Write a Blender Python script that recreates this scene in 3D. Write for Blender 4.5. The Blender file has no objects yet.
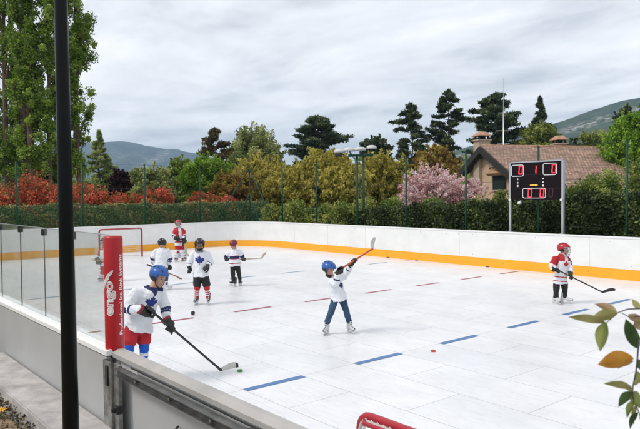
import bpy, bmesh, math, random
import numpy as np
from mathutils import Vector, Matrix, noise
random.seed(7); RNG = np.random.default_rng(7)
S = bpy.context.scene
COL = S.collection

# ------------------------------------------------------------------ camera
F = 645.0; CX, CY = 320.0, 214.5; EYE = 2.48
PITCH = math.atan(19 / F); ROLL = -0.0095; YAW = math.radians(50.4)
fw0 = np.array([-math.sin(YAW), math.cos(YAW), 0.0]); rt0 = np.array([math.cos(YAW), math.sin(YAW), 0.0]); up0 = np.array([0, 0, 1.0])
fw = fw0 * math.cos(PITCH) - up0 * math.sin(PITCH); up1 = up0 * math.cos(PITCH) + fw0 * math.sin(PITCH)
rt = rt0 * math.cos(ROLL) + up1 * math.sin(ROLL); upv = up1 * math.cos(ROLL) - rt0 * math.sin(ROLL)
CAM = np.array([0, 0, EYE])
cd = bpy.data.cameras.new('camera'); cam = bpy.data.objects.new('camera', cd); COL.objects.link(cam)
cd.sensor_width = 36; cd.lens = 36 * F / 640; cd.clip_start = 0.05; cd.clip_end = 30000
cd.dof.use_dof = True; cd.dof.focus_distance = 11.0; cd.dof.aperture_fstop = 13.0
cam.matrix_world = Matrix(((rt[0], upv[0], -fw[0], 0), (rt[1], upv[1], -fw[1], 0), (rt[2], upv[2], -fw[2], EYE), (0, 0, 0, 1)))
S.camera = cam

def ray(x, y): return fw + rt * (x - CX) / F - upv * (y - CY) / F
def onz(x, y, z=0.0):
    d = ray(x, y); return CAM + d * (z - EYE) / d[2]
def atd(x, y, D):
    d = ray(x, y); return CAM + d * D / np.dot(d, fw0)
def lat(l, d, z=0.0):                     # lateral metres, depth metres -> world
    p = rt0 * l + fw0 * d; return np.array([p[0], p[1], z])
def spot(px, D, z=0.0):                   # ground point on a bearing at a distance
    p = atd(px, 195, D); return np.array([p[0], p[1], z])
def zat(px, py, D): return atd(px, py, D)[2]

# ------------------------------------------------------------------ world: overcast sky
W = bpy.data.worlds.new('World'); S.world = W; W.use_nodes = True
nt = W.node_tree; nt.nodes.clear(); N = nt.nodes.new; L = nt.links.new
SUN_EL, SUN_AZ = math.radians(50), math.radians(200)
out = N('ShaderNodeOutputWorld'); mix = N('ShaderNodeMixShader'); L(mix.outputs[0], out.inputs[0]); mix.inputs[0].default_value = 0.90
b1 = N('ShaderNodeBackground'); b1.inputs[1].default_value = 0.10
sky = N('ShaderNodeTexSky'); sky.sky_type = 'NISHITA'; sky.sun_disc = False; sky.sun_elevation = SUN_EL; sky.sun_rotation = SUN_AZ
L(sky.outputs[0], b1.inputs[0]); L(b1.outputs[0], mix.inputs[1])
b2 = N('ShaderNodeBackground'); b2.inputs[1].default_value = 1.15; L(b2.outputs[0], mix.inputs[2])
tc = N('ShaderNodeTexCoord'); sep = N('ShaderNodeSeparateXYZ'); L(tc.outputs['Generated'], sep.inputs[0])
def mth(op, a, b=None):
    m = N('ShaderNodeMath'); m.operation = op
    for i, v in enumerate((a, b)):
        if v is None: continue
        if isinstance(v, (int, float)): m.inputs[i].default_value = v
        else: L(v, m.inputs[i])
    return m.outputs[0]
zc = mth('ADD', mth('MAXIMUM', sep.outputs[2], 0.0), 0.10)
cmb = N('ShaderNodeCombineXYZ'); L(mth('DIVIDE', sep.outputs[0], zc), cmb.inputs[0]); L(mth('DIVIDE', sep.outputs[1], zc), cmb.inputs[1])
mp = N('ShaderNodeMapping'); mp.inputs['Rotation'].default_value = (0, 0, -YAW + 0.25); mp.inputs['Scale'].default_value = (0.55, 0.85, 1); L(cmb.outputs[0], mp.inputs[0])
n1 = N('ShaderNodeTexNoise'); n1.inputs['Scale'].default_value = 1.35; n1.inputs['Detail'].default_value = 10; n1.inputs['Roughness'].default_value = 0.60; n1.inputs['Distortion'].default_value = 0.25; L(mp.outputs[0], n1.inputs['Vector'])
cr = N('ShaderNodeValToRGB'); L(n1.outputs[0], cr.inputs[0])
e = cr.color_ramp.elements; e[0].position = 0.30; e[0].color = (0.37, 0.395, 0.43, 1); e[1].position = 0.66; e[1].color = (0.90, 0.89, 0.90, 1)
m_ = cr.color_ramp.elements.new(0.47); m_.color = (0.66, 0.675, 0.70, 1)
L(cr.outputs[0], b2.inputs[0])

# ------------------------------------------------------------------ sun through cloud
sd = bpy.data.lights.new('sun', 'SUN'); sd.energy = 1.5; sd.angle = math.radians(14); sd.color = (1.0, 0.96, 0.90)
sun = bpy.data.objects.new('sun', sd); COL.objects.link(sun)
sdir = Vector((math.sin(SUN_AZ) * math.cos(SUN_EL), math.cos(SUN_AZ) * math.cos(SUN_EL), math.sin(SUN_EL)))
sun.rotation_euler = sdir.to_track_quat('Z', 'Y').to_euler()
vs = S.view_settings; vs.view_transform = 'Standard'; vs.look = 'None'; vs.exposure = 0.43; vs.gamma = 1; vs.use_curve_mapping = False
S.render.engine = 'CYCLES'; S.cycles.max_bounces = 6; S.cycles.transparent_max_bounces = 16; S.cycles.volume_bounces = 0

# ------------------------------------------------------------------ materials
def mat(name, col, rough=0.6, metal=0.0, spec=0.5, noise_amt=0.0, noise_scale=8.0, bump=0.0, bump_scale=30.0, emit=None, est=1.0, transl=0.0, dirt=None):
    m = bpy.data.materials.new(name); m.use_nodes = True; t = m.node_tree; p = t.nodes['Principled BSDF']
    p.inputs['Base Color'].default_value = (*col, 1); p.inputs['Roughness'].default_value = rough; p.inputs['Metallic'].default_value = metal
    p.inputs['Specular IOR Level'].default_value = spec
    tcn = t.nodes.new('ShaderNodeTexCoord')
    if noise_amt or dirt:
        n = t.nodes.new('ShaderNodeTexNoise'); n.inputs['Scale'].default_value = noise_scale; n.inputs['Detail'].default_value = 6; n.inputs['Roughness'].default_value = 0.6
        t.links.new(tcn.outputs['Object'], n.inputs['Vector'])
        r = t.nodes.new('ShaderNodeValToRGB'); t.links.new(n.outputs[0], r.inputs[0])
        lo = dirt if dirt else tuple(max(0, c * (1 - noise_amt)) for c in col); hi = tuple(min(1, c * (1 + noise_amt)) for c in col)
        r.color_ramp.elements[0].position = 0.32; r.color_ramp.elements[0].color = (*lo, 1)
        r.color_ramp.elements[1].position = 0.66 if not dirt else 0.5; r.color_ramp.elements[1].color = (*hi, 1)
        t.links.new(r.outputs[0], p.inputs['Base Color'])
    if bump:
        n = t.nodes.new('ShaderNodeTexNoise'); n.inputs['Scale'].default_value = bump_scale; n.inputs['Detail'].default_value = 4
        t.links.new(tcn.outputs['Object'], n.inputs['Vector'])
        b = t.nodes.new('ShaderNodeBump'); b.inputs['Strength'].default_value = bump; b.inputs['Distance'].default_value = 0.02
        t.links.new(n.outputs[0], b.inputs['Height']); t.links.new(b.outputs[0], p.inputs['Normal'])
    if emit:
        p.inputs['Emission Color'].default_value = (*emit, 1); p.inputs['Emission Strength'].default_value = est
    return m

def leafmat(name, cols, transl=0.35, rough=0.55):
    """foliage: every leaf carries its own number; the ramp gives that leaf its colour"""
    m = bpy.data.materials.new(name); m.use_nodes = True; t = m.node_tree; p = t.nodes['Principled BSDF']
    a = t.nodes.new('ShaderNodeAttribute'); a.attribute_name = 'tint'
    r = t.nodes.new('ShaderNodeValToRGB'); t.links.new(a.outputs['Fac'], r.inputs[0])
    els = r.color_ramp.elements
    while len(els) < len(cols): els.new(0.5)
    for i, c in enumerate(cols):
        els[i].position = i / (len(cols) - 1); els[i].color = (*c, 1)
    t.links.new(r.outputs[0], p.inputs['Base Color']); p.inputs['Roughness'].default_value = rough; p.inputs['Specular IOR Level'].default_value = 0.25
    tr = t.nodes.new('ShaderNodeBsdfTranslucent'); t.links.new(r.outputs[0], tr.inputs[0])
    mx = t.nodes.new('ShaderNodeMixShader'); mx.inputs[0].default_value = transl
    t.links.new(p.outputs[0], mx.inputs[1]); t.links.new(tr.outputs[0], mx.inputs[2]); t.links.new(mx.outputs[0], t.nodes['Material Output'].inputs[0])
    return m

def scuffed(name, col):
    """plastic board skin with puck marks, rubs and grime"""
    m = bpy.data.materials.new(name); m.use_nodes = True; t = m.node_tree; p = t.nodes['Principled BSDF']; p.inputs['Roughness'].default_value = 0.36
    tc_ = t.nodes.new('ShaderNodeTexCoord')
    def ns(sc, det, stretch, a, b_, lo, hi):
        mp_ = t.nodes.new('ShaderNodeMapping'); mp_.inputs['Scale'].default_value = stretch; t.links.new(tc_.outputs['Object'], mp_.inputs[0])
        n = t.nodes.new('ShaderNodeTexNoise'); n.inputs['Scale'].default_value = sc; n.inputs['Detail'].default_value = det; n.inputs['Roughness'].default_value = .65; t.links.new(mp_.outputs[0], n.inputs['Vector'])
        r = t.nodes.new('ShaderNodeMapRange'); r.inputs[1].default_value = a; r.inputs[2].default_value = b_; r.inputs[3].default_value = lo; r.inputs[4].default_value = hi; t.links.new(n.outputs[0], r.inputs[0]); return r.outputs[0]
    fs = [ns(1.1, 6, (1, 1, 1.5), .35, .65, .93, 1.03), ns(5, 3, (1, 1, 2.2), .70, .74, 1.0, .72), ns(3.0, 5, (.5, .5, 7), .66, .72, 1.0, .86)]
    a = fs[0]
    for b_ in fs[1:]:
        ml = t.nodes.new('ShaderNodeMath'); ml.operation = 'MULTIPLY'; t.links.new(a, ml.inputs[0]); t.links.new(b_, ml.inputs[1]); a = ml.outputs[0]
    vm = t.nodes.new('ShaderNodeVectorMath'); vm.operation = 'SCALE'; vm.inputs[0].default_value = col; t.links.new(a, vm.inputs['Scale']); t.links.new(vm.outputs[0], p.inputs['Base Color']); return m

M = {}
M['board'] = scuffed('board_white', (0.80, 0.80, 0.78))
M['kick'] = scuffed('kick_yellow', (0.90, 0.40, 0.015))
M['cap'] = mat('cap_white', (0.80, 0.80, 0.78), 0.4, noise_amt=0.05, noise_scale=2)
M['outer'] = mat('outer_panel', (0.40, 0.402, 0.395), 0.5, noise_amt=0.07, noise_scale=1.2, bump=0.04, bump_scale=4)
M['capgrey'] = mat('cap_side', (0.40, 0.38, 0.355), 0.5, noise_amt=0.08, noise_scale=5)
M['galv'] = mat('galvanised_steel', (0.26, 0.26, 0.25), 0.45, 0.6, noise_amt=0.55, noise_scale=9, bump=0.15, bump_scale=20)
M['rail'] = mat('rail_steel', (0.13, 0.13, 0.125), 0.4, 0.65, noise_amt=0.45, noise_scale=10)
M['darksteel'] = mat('dark_steel', (0.06, 0.06, 0.06), 0.45, 0.6, noise_amt=0.4, noise_scale=12)
M['black'] = mat('black_plastic', (0.012, 0.012, 0.013), 0.4)
M['polegloss'] = mat('black_pole_paint', (0.004, 0.005, 0.005), 0.25, spec=0.16, bump=0.04, bump_scale=6)
M['red'] = mat('red_paint', (0.36, 0.010, 0.02), 0.3, noise_amt=0.12, noise_scale=10)
M['padred'] = mat('pad_red', (0.44, 0.008, 0.014), 0.42, noise_amt=0.12, noise_scale=6, bump=0.12, bump_scale=14)
M['white'] = mat('white_paint', (0.8, 0.8, 0.8), 0.45)
M['blue'] = mat('line_blue', (0.045, 0.15, 0.36), 0.4, noise_amt=0.12, noise_scale=12)
M['blue2'] = mat('line_blue_pale', (0.16, 0.30, 0.42), 0.4, noise_amt=0.12, noise_scale=12)
M['redline'] = mat('line_red', (0.33, 0.03, 0.055), 0.4, noise_amt=0.15, noise_scale=12)
M['green'] = mat('green_paint', (0.004, 0.045, 0.022), 0.5, spec=.3)
M['concrete'] = mat('concrete', (0.40, 0.375, 0.355), 0.85, noise_amt=0.26, noise_scale=4.5, bump=0.25, bump_scale=40)
M['soil'] = mat('soil', (0.22, 0.155, 0.095), 0.95, noise_amt=0.55, noise_scale=5, bump=0.9, bump_scale=18)
M['ground'] = mat('field_ground', (0.07, 0.085, 0.03), 0.95, noise_amt=0.5, noise_scale=0.15)
M['bark'] = mat('bark', (0.10, 0.075, 0.055), 0.9, noise_amt=0.45, noise_scale=3, bump=0.6, bump_scale=12)
M['barkpop'] = mat('poplar_bark', (0.13, 0.085, 0.06), 0.9, noise_amt=0.4, noise_scale=2, bump=0.6, bump_scale=9)
M['stone'] = mat('chimney_stone', (0.46, 0.36, 0.27), 0.85, noise_amt=0.12, noise_scale=3)
M['stucco'] = mat('house_render', (0.56, 0.39, 0.26), 0.9, noise_amt=0.1, noise_scale=1.5)
M['timber'] = mat('dark_timber', (0.018, 0.014, 0.012), 0.7)
M['terra'] = mat('terracotta', (0.42, 0.235, 0.14), 0.8, noise_amt=0.3, noise_scale=4)
M['glassdark'] = mat('window_glass', (0.02, 0.03, 0.03), 0.08)
M['alu'] = mat('aluminium', (0.55, 0.56, 0.58), 0.35, 0.7)
M['lamp'] = mat('lamp_housing', (0.56, 0.56, 0.55), 0.5, noise_amt=0.08, noise_scale=4)
M['net'] = mat('net_cord', (0.72, 0.70, 0.66), 0.8)
M['skin'] = mat('skin', (0.52, 0.29, 0.20), 0.5, noise_amt=0.06, noise_scale=18)
M['eye'] = mat('eye_dark', (0.03, 0.02, 0.02), 0.3)
M['lip'] = mat('lips', (0.36, 0.12, 0.10), 0.5)
M['fabwhite'] = mat('jersey_white', (0.74, 0.75, 0.78), 0.85, noise_amt=0.03, noise_scale=12, bump=0.35, bump_scale=26)
M['fabblue'] = mat('jersey_blue', (0.012, 0.03, 0.20), 0.8)
M['fabnavy'] = mat('jersey_navy', (0.012, 0.02, 0.09), 0.8)
M['fabred'] = mat('fabric_red', (0.44, 0.014, 0.025), 0.8, noise_amt=0.1, noise_scale=12, bump=0.3, bump_scale=25)
M['fabblack'] = mat('fabric_black', (0.012, 0.012, 0.014), 0.8, bump=0.3, bump_scale=25)
M['sockblue'] = mat('sock_blue', (0.01, 0.10, 0.52), 0.85, noise_amt=0.15, noise_scale=20, bump=0.3, bump_scale=40)
M['jeans'] = mat('denim', (0.035, 0.075, 0.14), 0.9, noise_amt=0.35, noise_scale=7, bump=0.4, bump_scale=28)
M['helblue'] = mat('helmet_blue', (0.02, 0.10, 0.36), 0.28)
M['helblack'] = mat('helmet_black', (0.012, 0.012, 0.013), 0.25)
M['helred'] = mat('helmet_red', (0.42, 0.015, 0.03), 0.28)
M['helmaroon'] = mat('helmet_maroon', (0.20, 0.012, 0.02), 0.28)
M['cage'] = mat('cage_wire', (0.45, 0.46, 0.48), 0.3, 0.8)
M['glove'] = mat('glove_black', (0.016, 0.015, 0.016), 0.6, bump=0.3, bump_scale=40)
M['glovered'] = mat('glove_red', (0.22, 0.015, 0.02), 0.6)
M['bootwhite'] = mat('skate_white', (0.62, 0.62, 0.62), 0.5, noise_amt=0.1, noise_scale=20)
M['steel'] = mat('blade_steel', (0.6, 0.6, 0.62), 0.2, 1.0)
M['stickblack'] = mat('stick_black', (0.014, 0.012, 0.013), 0.35, noise_amt=0.4, noise_scale=9)
M['stickwood'] = mat('stick_wood', (0.33, 0.13, 0.06), 0.5, noise_amt=0.25, noise_scale=9)
M['stickred'] = mat('stick_orange', (0.55, 0.09, 0.025), 0.4)
M['tapewhite'] = mat('tape_white', (0.55, 0.54, 0.50), 0.8, noise_amt=0.15, noise_scale=40)
M['tapepale'] = mat('stick_pale', (0.48, 0.40, 0.30), 0.6, noise_amt=0.15, noise_scale=20)
M['puckg'] = mat('puck_green', (0.05, 0.22, 0.02), 0.5)
M['puckr'] = mat('puck_red', (0.55, 0.05, 0.02), 0.5)
M['scorepanel'] = mat('score_panel', (0.008, 0.004, 0.006), 0.8, spec=.15, noise_amt=0.25, noise_scale=7)
M['scoredim'] = mat('score_dim', (0.05, 0.008, 0.012), 0.5)
M['led'] = mat('led_red', (0.5, 0.02, 0.03), 0.4, emit=(1.0, 0.03, 0.06), est=1.0)
M['ledyellow'] = mat('led_yellow', (0.6, 0.4, 0.05), 0.4, emit=(0.9, 0.55, 0.08), est=0.5)
M['scorewhite'] = mat('score_white', (0.72, 0.72, 0.72), 0.5)
M['petal'] = mat('petal_yellow', (0.80, 0.42, 0.01), 0.6)

def glass_mat():
    m = bpy.data.materials.new('screen_glass'); m.use_nodes = True; t = m.node_tree; t.nodes.remove(t.nodes['Principled BSDF'])
    tr = t.nodes.new('ShaderNodeBsdfTransparent'); tr.inputs[0].default_value = (0.955, 0.97, 0.965, 1)
    gl = t.nodes.new('ShaderNodeBsdfGlossy'); gl.inputs[1].default_value = 0.03
    df = t.nodes.new('ShaderNodeBsdfDiffuse'); df.inputs[0].default_value = (0.8, 0.8, 0.8, 1)
    fr = t.nodes.new('ShaderNodeFresnel'); ge = t.nodes.new('ShaderNodeNewGeometry'); mi = t.nodes.new('ShaderNodeMapRange'); mi.inputs[3].default_value = 1.45; mi.inputs[4].default_value = 1 / 1.45; t.links.new(ge.outputs['Backfacing'], mi.inputs[0]); t.links.new(mi.outputs[0], fr.inputs[0])
    n = t.nodes.new('ShaderNodeTexNoise'); n.inputs['Scale'].default_value = 3; n.inputs['Detail'].default_value = 5
    tc_ = t.nodes.new('ShaderNodeTexCoord'); t.links.new(tc_.outputs['Object'], n.inputs['Vector'])
    mr = t.nodes.new('ShaderNodeMapRange'); mr.inputs[1].default_value = 0.4; mr.inputs[2].default_value = 0.8; mr.inputs[3].default_value = 0.01; mr.inputs[4].default_value = 0.12; t.links.new(n.outputs[0], mr.inputs[0])
    m1 = t.nodes.new('ShaderNodeMixShader'); t.links.new(mr.outputs[0], m1.inputs[0]); t.links.new(tr.outputs[0], m1.inputs[1]); t.links.new(df.outputs[0], m1.inputs[2])
    m2 = t.nodes.new('ShaderNodeMixShader'); t.links.new(fr.outputs[0], m2.inputs[0]); t.links.new(m1.outputs[0], m2.inputs[1]); t.links.new(gl.outputs[0], m2.inputs[2])
    t.links.new(m2.outputs[0], t.nodes['Material Output'].inputs[0]); return m
M['glass'] = glass_mat()

def netting_mat(name, col, cell, cover):
    """open netting: square cords with holes between them (object coordinates)"""
    m = bpy.data.materials.new(name); m.use_nodes = True; t = m.node_tree; p = t.nodes['Principled BSDF']; p.inputs['Base Color'].default_value = (*col, 1); p.inputs['Roughness'].default_value = 0.8
    tr = t.nodes.new('ShaderNodeBsdfTransparent'); mx = t.nodes.new('ShaderNodeMixShader'); mx.inputs[0].default_value = cover
    t.links.new(tr.outputs[0], mx.inputs[1]); t.links.new(p.outputs[0], mx.inputs[2]); t.links.new(mx.outputs[0], t.nodes['Material Output'].inputs[0]); return m
M['screennet'] = netting_mat('green_netting', (0.02, 0.16, 0.09), 0.05, 0.13)
M['goalnet'] = netting_mat('goal_netting', (0.75, 0.74, 0.70), 0.04, 0.30)

def rink_mat():
    m = bpy.data.materials.new('synthetic_ice'); m.use_nodes = True; t = m.node_tree; p = t.nodes['Principled BSDF']
    tc_ = t.nodes.new('ShaderNodeTexCoord'); mp_ = t.nodes.new('ShaderNodeMapping'); t.links.new(tc_.outputs['Object'], mp_.inputs[0])
    # tiles 0.965 wide (y), 1.93 long (x), every other row shifted by half
    mp_.inputs['Location'].default_value = (6.965 - 0.0, -4.455 + 0.965 * 10, 0)
    br = t.nodes.new('ShaderNodeTexBrick'); t.links.new(mp_.outputs[0], br.inputs['Vector'])
    br.inputs['Scale'].default_value = 1.0; br.inputs['Brick Width'].default_value = 1.93; br.inputs['Row Height'].default_value = 0.965
    br.inputs['Mortar Size'].default_value = 0.0055; br.inputs['Mortar Smooth'].default_value = 0.3; br.inputs['Bias'].default_value = 0.0
    br.offset = 0.5; br.offset_frequency = 2
    br.inputs['Color1'].default_value = (0.775, 0.775, 0.785, 1); br.inputs['Color2'].default_value = (0.735, 0.74, 0.76, 1); br.inputs['Mortar'].default_value = (0.36, 0.37, 0.39, 1)
    n = t.nodes.new('ShaderNodeTexNoise'); n.inputs['Scale'].default_value = 0.9; n.inputs['Detail'].default_value = 7; n.inputs['Roughness'].default_value = 0.7; t.links.new(tc_.outputs['Object'], n.inputs['Vector'])
    mr = t.nodes.new('ShaderNodeMapRange'); mr.inputs[1].default_value = 0.35; mr.inputs[2].default_value = 0.7; mr.inputs[3].default_value = 0.89; mr.inputs[4].default_value = 1.05; t.links.new(n.outputs[0], mr.inputs[0])
    # skate scratches: noise stretched two ways
    mp2 = t.nodes.new('ShaderNodeMapping'); mp2.inputs['Scale'].default_value = (1.6, 9, 1); mp2.inputs['Rotation'].default_value = (0, 0, 0.5); t.links.new(tc_.outputs['Object'], mp2.inputs[0])
    n2 = t.nodes.new('ShaderNodeTexNoise'); n2.inputs['Scale'].default_value = 2.0; n2.inputs['Detail'].default_value = 6; n2.inputs['Distortion'].default_value = 0.6; t.links.new(mp2.outputs[0], n2.inputs['Vector'])
    mr2 = t.nodes.new('ShaderNodeMapRange'); mr2.inputs[1].default_value = 0.34; mr2.inputs[2].default_value = 0.48; mr2.inputs[3].default_value = 0.92; mr2.inputs[4].default_value = 1.0; t.links.new(n2.outputs[0], mr2.inputs[0])
    mu = t.nodes.new('ShaderNodeMath'); mu.operation = 'MULTIPLY'; t.links.new(mr.outputs[0], mu.inputs[0]); t.links.new(mr2.outputs[0], mu.inputs[1])
    vm = t.nodes.new('ShaderNodeVectorMath'); vm.operation = 'SCALE'; t.links.new(br.outputs['Color'], vm.inputs[0]); t.links.new(mu.outputs[0], vm.inputs['Scale'])
    # skate cuts: thin crossing arcs
    prev = vm.outputs[0]
    for rot, sc_ in ((0.3, 1.0), (1.4, 1.3), (2.4, .8)):
        mq = t.nodes.new('ShaderNodeMapping'); mq.inputs['Rotation'].default_value = (0, 0, rot); mq.inputs['Scale'].default_value = (sc_ * .22, sc_ * 1.6, 1); t.links.new(tc_.outputs['Object'], mq.inputs[0])
        nq = t.nodes.new('ShaderNodeTexNoise'); nq.inputs['Scale'].default_value = 1.6; nq.inputs['Detail'].default_value = 3; nq.inputs['Distortion'].default_value = 1.2; t.links.new(mq.outputs[0], nq.inputs['Vector'])
        m1 = t.nodes.new('ShaderNodeMath'); m1.operation = 'SUBTRACT'; t.links.new(nq.outputs[0], m1.inputs[0]); m1.inputs[1].default_value = .5
        m2 = t.nodes.new('ShaderNodeMath'); m2.operation = 'ABSOLUTE'; t.links.new(m1.outputs[0], m2.inputs[0])
        m3 = t.nodes.new('ShaderNodeMapRange'); m3.inputs[1].default_value = 0; m3.inputs[2].default_value = .006; m3.inputs[3].default_value = .93; m3.inputs[4].default_value = 1.0; t.links.new(m2.outputs[0], m3.inputs[0])
        v2 = t.nodes.new('ShaderNodeVectorMath'); v2.operation = 'SCALE'; t.links.new(prev, v2.inputs[0]); t.links.new(m3.outputs[0], v2.inputs['Scale']); prev = v2.outputs[0]
    t.links.new(prev, p.inputs['Base Color'])
    mr3 = t.nodes.new('ShaderNodeMapRange'); mr3.inputs[3].default_value = 0.24; mr3.inputs[4].default_value = 0.42; t.links.new(n.outputs[0], mr3.inputs[0]); t.links.new(mr3.outputs[0], p.inputs['Roughness'])
    bp = t.nodes.new('ShaderNodeBump'); bp.inputs['Strength'].default_value = 0.12; bp.inputs['Distance'].default_value = 0.01; t.links.new(n2.outputs[0], bp.inputs['Height']); t.links.new(bp.outputs[0], p.inputs['Normal'])
    p.inputs['Specular IOR Level'].default_value = 0.55
    return m
M['ice'] = rink_mat()

def roof_mat():
    m = bpy.data.materials.new('roof_tiles'); m.use_nodes = True; t = m.node_tree; p = t.nodes['Principled BSDF']; p.inputs['Roughness'].default_value = 0.9
    tc_ = t.nodes.new('ShaderNodeTexCoord')
    br = t.nodes.new('ShaderNodeTexBrick'); t.links.new(tc_.outputs['UV'], br.inputs['Vector']); br.inputs['Scale'].default_value = 1
    br.inputs['Brick Width'].default_value = 0.28; br.inputs['Row Height'].default_value = 0.30; br.inputs['Mortar Size'].default_value = 0.028; br.inputs['Mortar Smooth'].default_value = 0.6
    br.inputs['Color1'].default_value = (0.38, 0.235, 0.17, 1); br.inputs['Color2'].default_value = (0.20, 0.135, 0.10, 1); br.inputs['Mortar'].default_value = (0.13, 0.085, 0.065, 1)
    n = t.nodes.new('ShaderNodeTexNoise'); n.inputs['Scale'].default_value = 1.2; n.inputs['Detail'].default_value = 8; n.inputs['Roughness'].default_value = 0.75; t.links.new(tc_.outputs['UV'], n.inputs['Vector'])
    mr = t.nodes.new('ShaderNodeMapRange'); mr.inputs[1].default_value = 0.3; mr.inputs[2].default_value = 0.7; mr.inputs[3].default_value = 0.75; mr.inputs[4].default_value = 1.5; t.links.new(n.outputs[0], mr.inputs[0])
    vm = t.nodes.new('ShaderNodeVectorMath'); vm.operation = 'SCALE'; t.links.new(br.outputs['Color'], vm.inputs[0]); t.links.new(mr.outputs[0], vm.inputs['Scale']); t.links.new(vm.outputs[0], p.inputs['Base Color'])
    bp = t.nodes.new('ShaderNodeBump'); bp.inputs['Strength'].default_value = 0.8; bp.inputs['Distance'].default_value = 0.05; t.links.new(br.outputs['Fac'], bp.inputs['Height']); bp.invert = True; t.links.new(bp.outputs[0], p.inputs['Normal'])
    return m
M['roof'] = roof_mat()

# ------------------------------------------------------------------ object helpers
def tag(o, label=None, cat=None, group=None, kind=None):
    if label: o['label'] = label
    if cat: o['category'] = cat
    if group: o['group'] = group
    if kind: o['kind'] = kind
    return o
def empty(name, loc=(0, 0, 0), rz=0.0):
    o = bpy.data.objects.new(name, None); COL.objects.link(o); o.location = [float(v) for v in loc]; o.rotation_euler = (0, 0, rz); o.empty_display_size = 0.2
    return o
def link(name, me, mats, parent=None, smooth=False):
    for m in (mats if isinstance(mats, (list, tuple)) else [mats]):
        if m is not None and m.name not in [x.name for x in me.materials]: me.materials.append(m)
    if smooth:
        me.polygons.foreach_set('use_smooth', [True] * len(me.polygons))
    o = bpy.data.objects.new(name, me); COL.objects.link(o)
    if parent: o.parent = parent
    return o
def copy_tree(o, parent=None):
    c = o.copy(); COL.objects.link(c); c.parent = parent
    for ch in [x for x in KIDS.get(o.name, [])]: copy_tree(ch, c)
    return c
KIDS = {}
TMP = bpy.data.scenes.new('tmp_scene')
def baked(ob):
    """evaluate one object's modifiers in a scene of its own (fast)"""
    TMP.collection.objects.link(ob)
    with bpy.context.temp_override(scene=TMP, view_layer=TMP.view_layers[0]):
        dg = bpy.context.evaluated_depsgraph_get(); dg.update()
        m2 = bpy.data.meshes.new_from_object(ob.evaluated_get(dg))
    bpy.data.objects.remove(ob); return m2
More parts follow.
